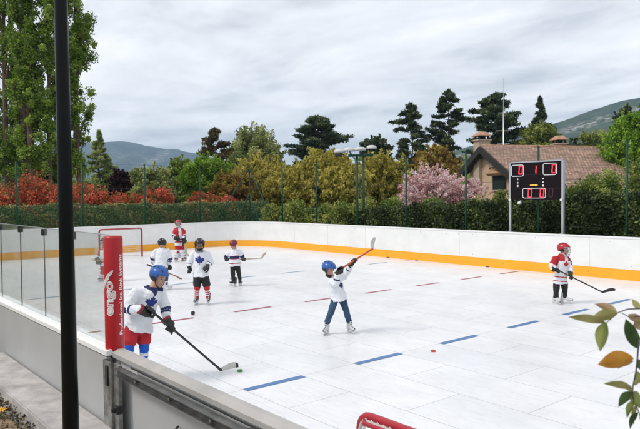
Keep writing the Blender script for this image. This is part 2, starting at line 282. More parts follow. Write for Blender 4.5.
class MB:
    """collects shapes, links them as ONE mesh object"""
    def __init__(s): s.v = []; s.f = []; s.m = []
    def add(s, vs, fs, mi=0):
        o = len(s.v); s.v += [tuple(map(float, v)) for v in vs]; s.f += [tuple(i + o for i in f) for f in fs]; s.m += [mi] * len(fs)
    def box(s, c, d, mi=0, R=None):
        vs = []
        for x in (-.5, .5):
            for y in (-.5, .5):
                for z in (-.5, .5):
                    v = Vector((x * d[0], y * d[1], z * d[2]))
                    if R is not None: v = R @ v
                    vs.append(Vector(c) + v)
        s.add(vs, [(0, 1, 3, 2), (4, 6, 7, 5), (0, 4, 5, 1), (2, 3, 7, 6), (0, 2, 6, 4), (1, 5, 7, 3)], mi)
    def tube(s, pts, rs, seg=8, mi=0, flat=None, caps=True):
        pts = [Vector([float(a) for a in p]) for p in pts]
        if isinstance(rs, (int, float)): rs = [rs] * len(pts)
        ref = None; rings = []
        for i, p in enumerate(pts):
            t = (pts[min(i + 1, len(pts) - 1)] - pts[max(i - 1, 0)])
            if t.length < 1e-9: t = Vector((0, 0, 1))
            t.normalize()
            if ref is None: ref = Vector((0, 0, 1)) if abs(t.z) < 0.9 else Vector((1, 0, 0))
            a = t.cross(ref).normalized(); b = a.cross(t).normalized(); ref = b
            ring = []
            for k in range(seg):
                an = 2 * math.pi * k / seg
                ring.append(p + a * math.cos(an) * rs[i] + b * math.sin(an) * rs[i] * (flat if flat else 1))
            rings.append(ring)
        vs = [v for r in rings for v in r]; fs = []
        for i in range(len(rings) - 1):
            for k in range(seg):
                fs.append((i * seg + k, i * seg + (k + 1) % seg, (i + 1) * seg + (k + 1) % seg, (i + 1) * seg + k))
        if caps: fs.append(tuple(range(seg - 1, -1, -1))); fs.append(tuple((len(rings) - 1) * seg + k for k in range(seg)))
        s.add(vs, fs, mi)
    def capsule(s, p0, p1, r0, r1, seg=14, mi=0):
        p0 = Vector([float(a) for a in p0]); p1 = Vector([float(a) for a in p1]); d = p1 - p0
        if d.length < 1e-6: d = Vector((0, 0, 1e-4))
        t = d.normalized(); pts = []; rs = []
        for k in range(4):
            a = math.pi / 2 * (1 - k / 4); pts.append(p0 - t * r0 * math.sin(a)); rs.append(max(1e-4, r0 * math.cos(a)))
        pts.append(p0); rs.append(r0); pts.append(p1); rs.append(r1)
        for k in range(1, 5):
            a = math.pi / 2 * k / 4; pts.append(p1 + t * r1 * math.sin(a)); rs.append(max(1e-4, r1 * math.cos(a)))
        s.tube(pts, rs, seg, mi)
    def ell(s, c, ax, ay, az, seg=16, rg=10, mi=0):
        c = Vector(c); vs = [c + az]
        for i in range(1, rg):
            th = math.pi * i / rg
            for k in range(seg):
                ph = 2 * math.pi * k / seg; vs.append(c + az * math.cos(th) + ax * math.sin(th) * math.cos(ph) + ay * math.sin(th) * math.sin(ph))
        vs.append(c - az); fs = []
        for k in range(seg): fs.append((0, 1 + k, 1 + (k + 1) % seg))
        for i in range(rg - 2):
            for k in range(seg): fs.append((1 + i * seg + k, 1 + (i + 1) * seg + k, 1 + (i + 1) * seg + (k + 1) % seg, 1 + i * seg + (k + 1) % seg))
        b = 1 + (rg - 2) * seg
        for k in range(seg): fs.append((b + k, len(vs) - 1, b + (k + 1) % seg))
        s.add(vs, fs, mi)
    def loft(s, rings, mi=0):
        """rings: lists of equally many points; closed with caps"""
        n = len(rings[0]); vs = [v for r in rings for v in r]; fs = []
        for i in range(len(rings) - 1):
            for k in range(n): fs.append((i * n + k, i * n + (k + 1) % n, (i + 1) * n + (k + 1) % n, (i + 1) * n + k))
        fs.append(tuple(range(n - 1, -1, -1))); fs.append(tuple((len(rings) - 1) * n + k for k in range(n)))
        s.add(vs, fs, mi)
    def mesh(s, name):
        me = bpy.data.meshes.new(name); me.from_pydata(s.v, [], s.f); 
        me.polygons.foreach_set('material_index', s.m)
        bm = bmesh.new(); bm.from_mesh(me); bmesh.ops.recalc_face_normals(bm, faces=bm.faces); bm.to_mesh(me); bm.free(); me.update(); return me
    def build(s, name, mats, parent=None, smooth=False, bevel=0):
        me = s.mesh(name)
        if bevel:
            bm = bmesh.new(); bm.from_mesh(me); bmesh.ops.bevel(bm, geom=[e for e in bm.edges if e.calc_face_angle(0) > 0.6], offset=bevel, segments=2, affect='EDGES', clamp_overlap=True); bm.to_mesh(me); bm.free()
        me.materials.clear()
        for m in (mats if isinstance(mats, (list, tuple)) else [mats]): me.materials.append(m)
        if smooth: me.polygons.foreach_set('use_smooth', [True] * len(me.polygons))
        o = bpy.data.objects.new(name, me); COL.objects.link(o)
        if parent: o.parent = parent; KIDS.setdefault(parent.name, []).append(o)
        return o
    def melt(s, name, mats, parent=None, voxel=0.009, smooth_it=4, paint=None, wrinkle=0.0, wscale=9.0):
        """fuse all the shapes into one continuous skin"""
        me = s.mesh(name + '_src'); ob = bpy.data.objects.new('tmp', me)
        r = ob.modifiers.new('r', 'REMESH'); r.mode = 'VOXEL'; r.voxel_size = voxel
        sm = ob.modifiers.new('s', 'SMOOTH'); sm.factor = 0.5; sm.iterations = smooth_it
        m2 = baked(ob); m2.name = name; bpy.data.meshes.remove(me)
        m2.materials.clear()
        for m in (mats if isinstance(mats, (list, tuple)) else [mats]): m2.materials.append(m)
        if wrinkle:
            cs_ = [v.co.copy() for v in m2.vertices]; ns_ = [v.normal.copy() for v in m2.vertices]; new = []
            for c, nv_ in zip(cs_, ns_):
                k = noise.noise(Vector((c.x * wscale, c.y * wscale, c.z * wscale * 0.55))) + 0.5 * noise.noise(Vector((c.x * wscale * 2.3 + 5, c.y * wscale * 2.3, c.z * wscale * 1.6)))
                k += 0.8 * abs(noise.noise(Vector((c.x * wscale * .9 + 2, c.y * wscale * .9, c.z * wscale * 2.2 + c.x * 6)))) - .12; new += list(c + nv_ * k * wrinkle)
            m2.vertices.foreach_set('co', new); m2.update()
        m2.polygons.foreach_set('use_smooth', [True] * len(m2.polygons))
        if paint:
            for p in m2.polygons: p.material_index = paint(p.center, p.normal)
        o = bpy.data.objects.new(name, m2); COL.objects.link(o)
        if parent: o.parent = parent; KIDS.setdefault(parent.name, []).append(o)
        return o

# ------------------------------------------------------------------ SETTING: ground, rink floor
def sheet(name, xs, ys, zf, m, kind='structure'):
    vs = [(x, y, zf(x, y)) for y in ys for x in xs]; nx = len(xs)
    fs = [(j * nx + i, j * nx + i + 1, (j + 1) * nx + i + 1, (j + 1) * nx + i) for j in range(len(ys) - 1) for i in range(nx - 1)]
    me = bpy.data.meshes.new(name); me.from_pydata(vs, [], fs); o = link(name, me, m); me.polygons.foreach_set('use_smooth', [True] * len(me.polygons))
    if kind: o['kind'] = kind
    return o
NEAR_Y, FAR_Y, END_X, OPP_X, RC = 2.10, 18.30, -28.0, 4.4, 3.0
sheet('ground', [-4500, -2000, -900, -300, -100, 100, 300, 900, 2000, 4500], [-4500, -2000, -900, -300, -100, 100, 300, 900, 2000, 4500], lambda x, y: -0.30, M['ground'])
def bankz(x, y): return 0.44 + 0.03 * noise.noise(Vector((x * 1.5, y * 1.5, 0))) - 0.02 * max(0, 1.4 - y)
bx = [-14 + i * 0.25 for i in range(81)]; by = [-12 + i * 0.75 for i in range(16)] + [-0.25 + 0.12 * i for i in range(16)]
sheet('soil_bank', bx, by, bankz, M['soil'])

def perimeter(r_out=0.0, near=False, step=12):
    """polyline along the boards from the right end of the far side, round both left corners"""
    o = r_out; p = [(OPP_X - 0.0, FAR_Y + o)]
    p += [(x, FAR_Y + o) for x in (0, -6, -12, -18)]
    for k in range(step + 1):
        a = math.pi / 2 + math.pi / 2 * k / step; p.append((END_X + RC + (RC + o) * math.cos(a), FAR_Y - RC + (RC + o) * math.sin(a)))
    for k in range(step + 1):
        a = math.pi + math.pi / 2 * k / step; p.append((END_X + RC + (RC + o) * math.cos(a), NEAR_Y + RC + (RC + o) * math.sin(a)))
    return p
def sweep(o0, o1, z0, z1):
    b = MB(); A = perimeter(o0); B = perimeter(o1); n = len(A); vs = []; fs = []
    for (a, c) in zip(A, B): vs += [(a[0], a[1], z0), (c[0], c[1], z0), (c[0], c[1], z1), (a[0], a[1], z1)]
    for i in range(n - 1):
        for k in range(4): fs.append((i * 4 + k, i * 4 + (k + 1) % 4, (i + 1) * 4 + (k + 1) % 4, (i + 1) * 4 + k))
    fs.append((0, 1, 2, 3)); fs.append(tuple((n - 1) * 4 + k for k in (3, 2, 1, 0))); b.add(vs, fs); return b
# the rink floor: one sheet with rounded corners
P = perimeter(0.0, step=16); me = bpy.data.meshes.new('rink_floor'); vs_ = [(x, y, 0.0) for x, y in P] + [(OPP_X, NEAR_Y, 0.0)]
me.from_pydata(vs_, [], [tuple(range(len(vs_)))]); fl = link('rink_floor', me, M['ice']); fl['kind'] = 'structure'
U = 0.965; Y0 = 4.455
def dashes(name, x, par, m, w=0.115):
    b = MB()
    for k in range(-3, 15):
        if (k - par) % 2: continue
        y0 = Y0 + k * U + 0.01; y1 = y0 + U - 0.02
        if y0 < NEAR_Y or y0 > FAR_Y - 0.2: continue
        y1 = min(y1, FAR_Y - 0.02); b.add([(x - w / 2, y0, .004), (x + w / 2, y0, .004), (x + w / 2, y1, .004), (x - w / 2, y1, .004)], [(0, 1, 2, 3)])
    o = b.build(name, m); o['kind'] = 'structure'
dashes('blue_line', -6.93, 0, M['blue']); dashes('centre_line', -11.80, 1, M['redline'], 0.10); dashes('far_blue_line', -16.68, 0, M['blue2'], 0.10)

# far boards (curved, low) -------------------------------------------------------
fb = empty('rink_boards', (-14, FAR_Y, 0))
def shift(o, root):
    o.data.transform(Matrix.Translation(-Vector(root.location)));
tag(fb, 'white hockey rink boards with yellow kick strip, far side and rounded left corner', 'boards')
for nm, args, m in (('board_panel', (0.0, 0.09, 0.30, 1.175), 'board'), ('kick_strip', (-0.012, 0.09, -0.28, 0.298), 'kick'), ('cap_rail', (-0.018, 0.12, 1.177, 1.222), 'cap')):
    o = sweep(*args).build(nm, M[m], fb); shift(o, fb)
M['joint'] = mat('joint_grey', (0.60, 0.60, 0.60), 0.6)      # panel joints, very thin proud strips
for i in range(12):
    x = 2.4 - i * 2.4
    if x > END_X + RC: b = MB(); b.box((x, FAR_Y - 0.001, 0.74), (0.006, 0.006, 0.86)); o = b.build('joint', M['joint'], fb); shift(o, fb)
for i in range(5): b = MB(); b.box((END_X + 0.001, 15.3 - i * 2.4, 0.74), (0.006, 0.006, 0.86)); o = b.build('joint', M['joint'], fb); shift(o, fb)
for i in range(40):
    x = -1.2 - i * 0.6 + random.uniform(-.04, .04)
    if x < END_X + RC: continue
    for z in (0.40, 1.08, 0.16):
        if random.random() < 0.6: b = MB(); b.box((x, FAR_Y - (0.013 if z < .3 else 0.001), z), (0.018, 0.006, 0.018)); o = b.build('bolt', M['darksteel'], fb); shift(o, fb)
for zc_ in ((-17.9, 0.02), (-16.4, 0.02), (-13.2, 0.02)):
    b = MB(); b.box((zc_[0], FAR_Y - 0.03, 0.01), (0.10, 0.04, 0.03)); o = b.build('drain_clip', M['darksteel'], fb); shift(o, fb)

# near boards --------------------------------------------------------------------
nb = empty('near_rink_boards', (-5.26, 2.06, 0))
tag(nb, 'near rink boards with white cap, grey outer panels and steel posts, beside the red pad', 'boards')
def npart(nm, b, m, smooth=False, bevel=0, label=None):
    o = b.build(nm, m, nb, smooth, bevel); shift(o, nb)
    if label: o['label'] = label
    return o
XL = END_X + RC
b = MB(); b.box(((XL + 4.4) / 2, 2.11, 0.58), (4.4 - XL, 0.045, 1.185)); npart('board_panel', b, M['board'])
b = MB(); b.box(((XL - 5.20) / 2, 2.02, 0.56), (-5.20 - XL, 0.03, 1.20)); npart('outer_panel', b, M['outer'], label='smooth grey outer panel under the glass')
b = MB()
b.box(((-4.80 + 4.4) / 2, 2.062, 0.42), (9.2, 0.02, 1.36)); npart('recessed_panel', b, M['outer'], label='recessed pale panel behind the steel rail')
b = MB(); b.loft([[Vector((x, 2.002, 1.172)), Vector((x, 2.15, 1.175)), Vector((x, 2.15, 1.214)), Vector((x, 2.14, 1.222)), Vector((x, 2.04, 1.222)), Vector((x, 2.002, 1.210))] for x in (XL, -5.20)]); npart('cap_rail', b, M['cap'])
b = MB(); b.loft([[Vector((x, 2.050, 1.160)), Vector((x, 2.15, 1.175)), Vector((x, 2.15, 1.212)), Vector((x, 2.140, 1.222)), Vector((x, 2.095, 1.222)), Vector((x, 2.050, 1.195))] for x in (-5.196, 4.4)]); npart('cap_rail', b, M['capgrey'])
b = MB(); b.box((-0.25, 2.040, 1.150), (9.1, 0.012, 0.008)); npart('cap_lip', b, M['darksteel'])
# steel post under the pad: an open channel
def steel_post(x, w):
    b = MB(); b.box((x, 1.975, 0.42), (w, 0.012, 1.47)); b.box((x - w / 2 - .004, 2.01, 0.42), (0.008, 0.08, 1.47)); b.box((x + w / 2 + .004, 2.01, 0.42), (0.008, 0.08, 1.47))
    return b
b = steel_post(-5.105, 0.165); b.box((-4.965, 2.002, 0.42), (0.10, 0.03, 1.46)); npart('steel_post', b, M['galv'], bevel=0.002)
b = MB(); b.box((-5.10, 1.964, 1.04), (0.045, 0.012, 0.16)); npart('bolt_slot', b, M['black'])
b = MB(); b.box((-4.93, 1.985, 0.80), (0.06, 0.05, 0.06)); b.tube([(-4.93, 1.985, .80), (-4.93, 1.93, .80)], 0.018, 6); npart('clamp_bolt', b, M['black'])
b = MB(); b.box((-3.05, 2.0, 0.64), (0.07, 0.06, 1.03)); npart('bracket', b, M['darksteel'], bevel=0.003)
b = MB(); b.box((-1.2, 2.0, 0.62), (0.07, 0.06, 1.0)); npart('bracket', b, M['darksteel'], bevel=0.003)
b = MB(); b.box((-0.30, 2.000, 1.108), (9.25, 0.04, 0.045)); b.box((-0.30, 1.987, 1.083), (9.25, 0.065, 0.007)); b.box((-0.30, 1.987, 1.133), (9.25, 0.065, 0.006))
npart('steel_rail', b, M['rail'], bevel=0.002)
for i in range(12):
    x = -4.55 + i * 0.55; b = MB(); b.tube([(x, 1.982, 1.108), (x, 1.962, 1.108)], 0.012, 6); npart('bolt', b, M['galv'])
b = MB(); b.tube([(-4.02, 2.04, .90), (-3.98, 1.99, .885), (-3.92, 1.99, .90), (-3.90, 2.04, .905)], 0.009, 6); npart('hook', b, M['black'])

# glass screen on the near boards ------------------------------------------------
gs = empty('glass_screen', (-5.36, 2.10, 1.222)); tag(gs, 'clear glass screen in upright panels standing on the near boards left of the pad', 'glass screen')
PW = 0.895
for i in range(10):
    x1 = -5.35 - i * PW; x0 = x1 - PW + 0.008
    b = MB(); b.box(((x0 + x1) / 2, 2.10, 1.692), (x1 - x0, 0.010, 0.936)); o = b.build('glass_panel', M['glass'], gs); shift(o, gs)
    b = MB(); b.box((x0 - .004, 2.10, 1.675), (0.0035, 0.012, 0.90)); o = b.build('joint_seal', M['rail'], gs); shift(o, gs)
    b = MB(); b.box((x0 - .004, 2.084, 2.12), (0.035, 0.02, 0.07)); b.box((x0 - .004, 2.116, 2.12), (0.035, 0.02, 0.07)); o = b.build('clip', M['black'], gs, bevel=0.003); shift(o, gs)
b = MB(); b.box((-5.35 - 5 * PW, 2.10, 2.1635), (10 * PW, 0.014, 0.006)); o = b.build('edge_trim', M['alu'], gs); shift(o, gs)

# red post pad -------------------------------------------------------------------
PX, PY, PR = -5.26, 2.10, 0.078
pad = empty('post_pad', (PX, PY, 1.20)); tag(pad, 'tall red padded post cover with white lettering at the end of the glass', 'post pad')
b = MB(); prof = [(0.001, 1.20), (PR * .93, 1.20), (PR, 1.215), (PR * 1.0, 1.5), (PR * .985, 1.8), (PR, 2.14), (PR * .95, 2.158), (0.001, 2.160)]
b.loft([[Vector((PX + r * math.cos(2 * math.pi * k / 40), PY + r * math.sin(2 * math.pi * k / 40), z)) for k in range(40)] for r, z in prof]); o = b.build('pad_cover', M['padred'], pad, True); shift(o, pad)
b = MB(); b.box((PX, PY, 1.19), (0.05, 0.05, 0.04)); o = b.build('post_stub', M['darksteel'], pad); shift(o, pad)
# lettering, bent round the cover.  facing angle = towards where people stand
FA = math.atan2(0 - PY, 0 - PX)
def text_geo(txt, size, offset=0.0, space=1.0):
    cu = bpy.data.curves.new('t', 'FONT'); cu.body = txt; cu.size = size; cu.offset = offset; cu.space_character = space; cu.resolution_u = 3; cu.align_x = 'LEFT'
    m2 = baked(bpy.data.objects.new('t', cu)); bpy.data.curves.remove(cu); return m2
def wrap(me, rad, ang0, z0, name, m, parent, cuts=0.008):
    """flat x runs up the cover, flat y runs round it"""
    bm = bmesh.new(); bm.from_mesh(me); ys = [v.co.y for v in bm.verts]; y = min(ys)
    while y < max(ys):
        y += cuts; bmesh.ops.bisect_plane(bm, geom=bm.verts[:] + bm.edges[:] + bm.faces[:], plane_co=(0, y, 0), plane_no=(0, 1, 0))
    for v in bm.verts:
        x, yy = v.co.x, v.co.y; a = ang0 - yy / rad; v.co = Vector((PX + rad * math.cos(a), PY + rad * math.sin(a), z0 + x))
    bm.to_mesh(me); bm.free(); me.materials.clear(); me.materials.append(m); me.name = name
    o = bpy.data.objects.new(name, me); COL.objects.link(o); o.parent = parent; KIDS.setdefault(parent.name, []).append(o); shift(o, parent); return o
# up = letters' baseline on the right; reading direction upward
def upward(me, right=True):
    xs = [v.co.x for v in me.vertices]; return max(xs) - min(xs)
t1 = text_geo('Professional Ice Rink Systems', 0.046, 0.0009); w = upward(t1); me_ = t1; sc = 0.67 / w
for v in me_.vertices: v.co.x *= sc
RA = FA + math.radians(52)
wrap(me_, PR + 0.003, RA, 1.335, 'lettering', M['white'], pad)
t2 = text_geo('engo', 0.105, 0.0050); w2 = upward(t2); k = 0.29 / w2
for v in t2.vertices: v.co.x *= k; v.co.z = 0
wrap(t2, PR + 0.0025, FA + math.radians(-8), 1.50, 'logo_outline', M['white'], pad)
t3 = text_geo('engo', 0.105, -0.0030)
for v in t3.vertices: v.co.x *= k; v.co.z = 0
wrap(t3, PR + 0.0045, FA + math.radians(-8), 1.50, 'logo_letters', M['padred'], pad)
def swoosh(pts):
    m_ = bpy.data.meshes.new('s'); m_.from_pydata([(x, y, 0) for x, y in pts], [], [tuple(range(len(pts)))]); return m_
for j in range(3):
    o_ = 0.018 * j
    wrap(swoosh([(0.20 + o_, 0.07), (0.27 + o_, 0.075 - o_), (0.33 + o_ * .8, 0.03 - o_), (0.35 + o_ * .4, -0.015), (0.335 + o_ * .4, -0.01), (0.30 + o_, 0.02), (0.25 + o_, 0.055 - o_)]), PR + 0.003, FA + math.radians(-14), 1.46 + 0.060, 'logo_swoosh', M['white'], pad)

# concrete ledge outside ---------------------------------------------------------
b = MB(); b.box(((-8.45 + 3.0) / 2, 1.79, 0.30), (11.45, 0.40, 0.64)); o = b.build('concrete_ledge', M['concrete'], None, bevel=0.012)
tag(o, 'long pale concrete ledge running along the outside of the near boards', 'ledge')
# black lamp post in the foreground
b = MB(); b.tube([(-4.010, 1.313, 0.3), (-4.010, 1.313, 1.2), (-4.014, 1.308, 3.6), (-4.018, 1.302, 6.5)], [0.050, 0.048, 0.039, 0.033], 32); o = b.build('lamp_post', M['polegloss'], None, True)
tag(o, 'tall black metal pole standing in front of the glass screen', 'pole')

# ------------------------------------------------------------------ haze-far terrain
def terrain_mat(name, cA, cB, rock, scale, rockz=None):
    m = bpy.data.materials.new(name); m.use_nodes = True; t = m.node_tree; p = t.nodes['Principled BSDF']; p.inputs['Roughness'].default_value = 0.95; p.inputs['Specular IOR Level'].default_value = 0.1
    tc_ = t.nodes.new('ShaderNodeTexCoord')
    n = t.nodes.new('ShaderNodeTexNoise'); n.inputs['Scale'].default_value = scale; n.inputs['Detail'].default_value = 10; n.inputs['Roughness'].default_value = 0.7; t.links.new(tc_.outputs['Object'], n.inputs['Vector'])
    r = t.nodes.new('ShaderNodeValToRGB'); t.links.new(n.outputs[0], r.inputs[0]); r.color_ramp.elements[0].position = 0.40; r.color_ramp.elements[0].color = (*cA, 1); r.color_ramp.elements[1].position = 0.62; r.color_ramp.elements[1].color = (*cB, 1)
    a = t.nodes.new('ShaderNodeAttribute'); a.attribute_name = 'rock'
    n2 = t.nodes.new('ShaderNodeTexNoise'); n2.inputs['Scale'].default_value = scale * 2.2; n2.inputs['Detail'].default_value = 8; t.links.new(tc_.outputs['Object'], n2.inputs['Vector'])
    ml = t.nodes.new('ShaderNodeMath'); ml.operation = 'MULTIPLY'; t.links.new(a.outputs['Fac'], ml.inputs[0])
    r2 = t.nodes.new('ShaderNodeValToRGB'); t.links.new(n2.outputs[0], r2.inputs[0]); r2.color_ramp.elements[0].position = 0.45; r2.color_ramp.elements[1].position = 0.60
    t.links.new(r2.outputs[0], ml.inputs[1])
    mx = t.nodes.new('ShaderNodeMix'); mx.data_type = 'RGBA'; t.links.new(ml.outputs[0], mx.inputs[0]); t.links.new(r.outputs[0], mx.inputs[6]); mx.inputs[7].default_value = (*rock, 1)
    t.links.new(mx.outputs[2], p.inputs['Base Color']); return m
def range_mesh(name, crest, D, depth, m, seed, rough=1.0, rockband=None, nu=220, nv=60):
    """crest: (px,py) as seen; the range stands D metres away and is 'depth' metres thick on this side"""
    px = np.linspace(crest[0][0], crest[-1][0], nu); py = np.interp(px, [c[0] for c in crest], [c[1] for c in crest])
    vs = []; rk = []
    for j in range(nv):
        t = j / (nv - 1)                       # 0 foot, ~0.75 crest, 1 behind
        for i in range(nu):
            base = atd(px[i], py[i], D); zc_ = base[2]; l = np.dot(base - CAM, rt0)
            if t < 0.8: u = t / 0.8; d = D - depth * (1 - u); h = zc_ * (u ** 1.25)
            else: u = (t - 0.8) / 0.2; d = D + depth * 0.5 * u; h = zc_ * (1 - 0.6 * u)
            k = min(1, u * 2) if t < .8 else 1
            nz = noise.fractal(Vector((l / (depth * .22) + seed, d / (depth * .30), 0)), 1.0, 2.1, 7)
            nz2 = abs(noise.noise(Vector((l / (depth * .09) + seed, d / (depth * .5), 3)))) 
            fall = 1.0 - 0.82 * max(0, (t - .5) / .3) if t < .8 else 0.18
            h = h + zc_ * rough * (0.16 * nz - 0.10 * nz2) * k * fall
            p = lat(l, d, h); vs.append(p)
            if rockband: rk.append(max(0, 1 - abs(t / 0.8 - rockband[0] + 0.03 * nz) / rockband[1]))
            else: rk.append(max(0, nz2 * 1.6 - 0.5))
    fs = [(j * nu + i, j * nu + i + 1, (j + 1) * nu + i + 1, (j + 1) * nu + i) for j in range(nv - 1) for i in range(nu - 1)]
    me = bpy.data.meshes.new(name); me.from_pydata([tuple(map(float, v)) for v in vs], [], fs)
    at = me.attributes.new('rock', 'FLOAT', 'POINT'); at.data.foreach_set('value', np.array(rk, dtype=np.float32))
    o = link(name, me, m); me.polygons.foreach_set('use_smooth', [True] * len(me.polygons)); o['kind'] = 'structure'; return o
range_mesh('far_mountain', [(-420, 150), (-150, 140), (0, 150), (40, 146), (72, 143.5), (100, 143), (122, 141.3), (131, 141.5), (144, 144.5), (157, 147), (172, 147), (187, 150), (199, 153), (225, 160), (260, 170), (330, 182), (400, 190)], 3300, 1300,
           terrain_mat('mountain_forest', (0.012, 0.026, 0.022), (0.07, 0.09, 0.06), (0.34, 0.31, 0.28), 0.02), 3.1, 1.5)
range_mesh('hill', [(430, 158), (500, 138), (545, 125), (560, 120.5), (581, 113), (604, 105.7), (623, 100.5), (640, 97.4), (700, 84), (800, 70), (900, 64), (1100, 62)], 1500, 750,
           terrain_mat('hill_forest', (0.008, 0.020, 0.006), (0.055, 0.080, 0.018), (0.34, 0.31, 0.27), 0.045), 8.7, 0.7, rockband=(0.88, 0.05))

# ------------------------------------------------------------------ tall netting fence behind the boards
FX, FY, FZ = -29.5, 19.45, 4.05
fe = empty('netting_fence', (FX, FY, -0.3)); tag(fe, 'tall green metal posts of the netting fence round the rink, braced at the corner', 'fence')
def fpart(nm, b, m, smooth=True):
    o = b.build(nm, m, fe, smooth); shift(o, fe); return o
posts = [(FX, y) for y in (1.5, 4.5, 7.6, 10.4, 13.4, 16.4)] + [(FX, FY)] + [(x, FY) for x in (-26.5, -23.75, -20.9, -18.0, -15.0, -12.0, -9.05, -6.0, -3.0)]
for x, y in posts:
    b = MB(); b.tube([(x, y, -.3), (x, y, FZ)], .036, 10); b.tube([(x, y, FZ), (x, y, FZ + .03)], [.042, .025], 10); fpart('fence_post', b, M['green'])
for p0, p1 in (((FX, FY, FZ - .08), (FX, 16.7, 0.4)), ((FX, FY, FZ - .08), (-26.75, FY, 0.4)), ((FX, FY, 2.6), (FX, 18.1, .4)), ((FX, FY, 2.6), (-28.2, FY, .4))):
    b = MB(); b.tube([p0, p1], .032, 8); fpart('brace', b, M['green'])
b = MB()
for z in (FZ - .03, 2.9, 1.4):
    b.tube([(FX, 1.5, z), (FX, FY, z), (-3, FY, z)], .004, 4)
fpart('wires', b, M['darksteel'])
b = MB(); vs_ = []; n_ = 40
path = [(FX + .08, -1 + (FY + 0.9) * i / 30) for i in range(31)] + [(FX + .1 + i * .18, FY - .08) for i in range(1, 9)]
for i, (x, y) in enumerate(path):
    sag = .05 * math.sin(i * .9) - (0.10 * max(0, i - 36)); vs_ += [(x, y, 1.0), (x, y, 2.12 + sag)]
b.add(vs_, [(2 * i, 2 * i + 2, 2 * i + 3, 2 * i + 1) for i in range(len(path) - 1)]); fpart('low_netting', b, M['screennet'], False)
b = MB(); b.tube([(x, y, 2.12 + .05 * math.sin(i * .9) - (0.10 * max(0, i - 36))) for i, (x, y) in enumerate(path)], .010, 4); fpart('netting_cord', b, M['green'])

# ------------------------------------------------------------------ twin lamp posts
lp = spot(360.5, 30.5, -0.3); fl_ = empty('floodlight_mast', lp, YAW); tag(fl_, 'green twin post mast carrying four pale lamp heads above the hedge', 'floodlight')
def lz(py): return zat(360, py, 30.5) + .3
sc = 30.5 / F
for dx in (-3.2, 3.2): b = MB(); b.tube([(dx * sc, 0, 0), (dx * sc, 0, lz(156))], .055, 10); b.build('post', M['green'], fl_, True)
b = MB(); b.box((.5 * sc, 0, lz(155.6)), (25 * sc, .09, .11)); b.build('crossbar', M['green'], fl_)
for i, (px, py, w_) in enumerate([(340, 151.0, 11), (350, 149.6, 11.5), (360.5, 149.2, 12), (372, 147.6, 10)]):
    x = (px - 360.5) * sc; z = lz(py); b = MB(); r = w_ * .5 * sc
    rings = []
    for (hz, rr) in ((-.08, .86), (-.055, .98), (-.02, 1.0), (.04, .90), (.085, .64), (.105, .28), (.108, .02)):
        rings.append([Vector((x + rr * r * math.cos(a) * 1.05, rr * r * .75 * math.sin(a), z + hz)) for a in [2 * math.pi * k / 18 for k in range(18)]])
    b.loft(rings); h = b.build('lamp_head', M['lamp'], fl_, True)
    b = MB(); b.tube([(x, 0, z - .09), (x * .8, 0, lz(155.6) + .03)], .035, 6); b.build('bracket', M['darksteel'], h)
    if i == 0: b = MB(); b.box((x - .05, -.05, z - .19), (.34, .28, .15)); b.build('reflector', M['black'], h)

# ------------------------------------------------------------------ scoreboard
SX0, SX1, SY = -12.88, -10.94, 19.15
sb = empty('scoreboard', ((SX0 + SX1) / 2, SY, 0)); tag(sb, 'dark scoreboard with glowing red digits in a silver frame behind the far boards', 'scoreboard')
def sp(nm, b, m, smooth=False, bevel=0, parent=None):
    o = b.build(nm, m, parent or sb, smooth, bevel); shift(o, sb); return o
ZT, ZB = 3.53, 2.24; sw = SX1 - SX0
b = MB(); b.box(((SX0 + SX1) / 2, SY, (ZT + ZB) / 2), (sw - .08, .12, ZT - ZB - .04)); panel = sp('panel', b, M['scorepanel'])
for x in (SX0, SX1): b = MB(); b.box((x, SY, (ZT - .3) / 2), (.075, .10, ZT + .3)); sp('post', b, M['alu'], bevel=.006)
b = MB(); b.box(((SX0 + SX1) / 2, SY, ZT + .0), (sw - .08, .10, .05)); sp('top_rail', b, M['alu'])
for x in (SX0 + .02, SX1 - .02): b = MB(); b.tube([(x, SY - .06, ZB + .03), (x, SY - .09, ZB + .03)], .045, 10); sp('clamp', b, M['scorewhite'])
for x in (SX0, SX1): b = MB(); b.box((x, SY - .02, 1.12), (.13, .14, .16)); sp('foot_clamp', b, M['alu'])
b = MB()
for z in (ZT - .43, ZB + .40): b.box(((SX0 + SX1) / 2, SY - .0615, z), (sw - .1, .004, .008))
for x in (.20, .42, .60, .80): b.box((SX0 + sw * x, SY - .0615, ZT - .75), (.006, .004, .34))
sp('panel_seams', b, M['black'])
def P2(u, v): return (SX0 + sw * u, ZT - (ZT - ZB) * v)   # board fractions
def frame_box(u0, v0, u1, v1, left_open=False):
    b = MB(); x0, z0 = P2(u0, v0); x1, z1 = P2(u1, v1); w_ = .022; y = SY - .066
    pts = [(x0 + .04, z0), (x1 - .04, z0), (x1, z0 - .04), (x1, z1 + .04), (x1 - .04, z1), (x0 + .04, z1), (x0, z1 + .04), (x0, z0 - .04)]
    for i in range(8):
        a = Vector((pts[i][0], y, pts[i][1])); c_ = Vector((pts[(i + 1) % 8][0], y, pts[(i + 1) % 8][1])); d_ = (c_ - a); n_ = Vector((-d_.z, 0, d_.x)).normalized() * w_ * .5
        b.add([a + n_, c_ + n_, c_ - n_, a - n_], [(0, 1, 2, 3)])
    sp('number_frame', b, M['scorewhite'])
SEG = {'0': 'abcdef', '1': 'bc', '8': 'abcdefg'}
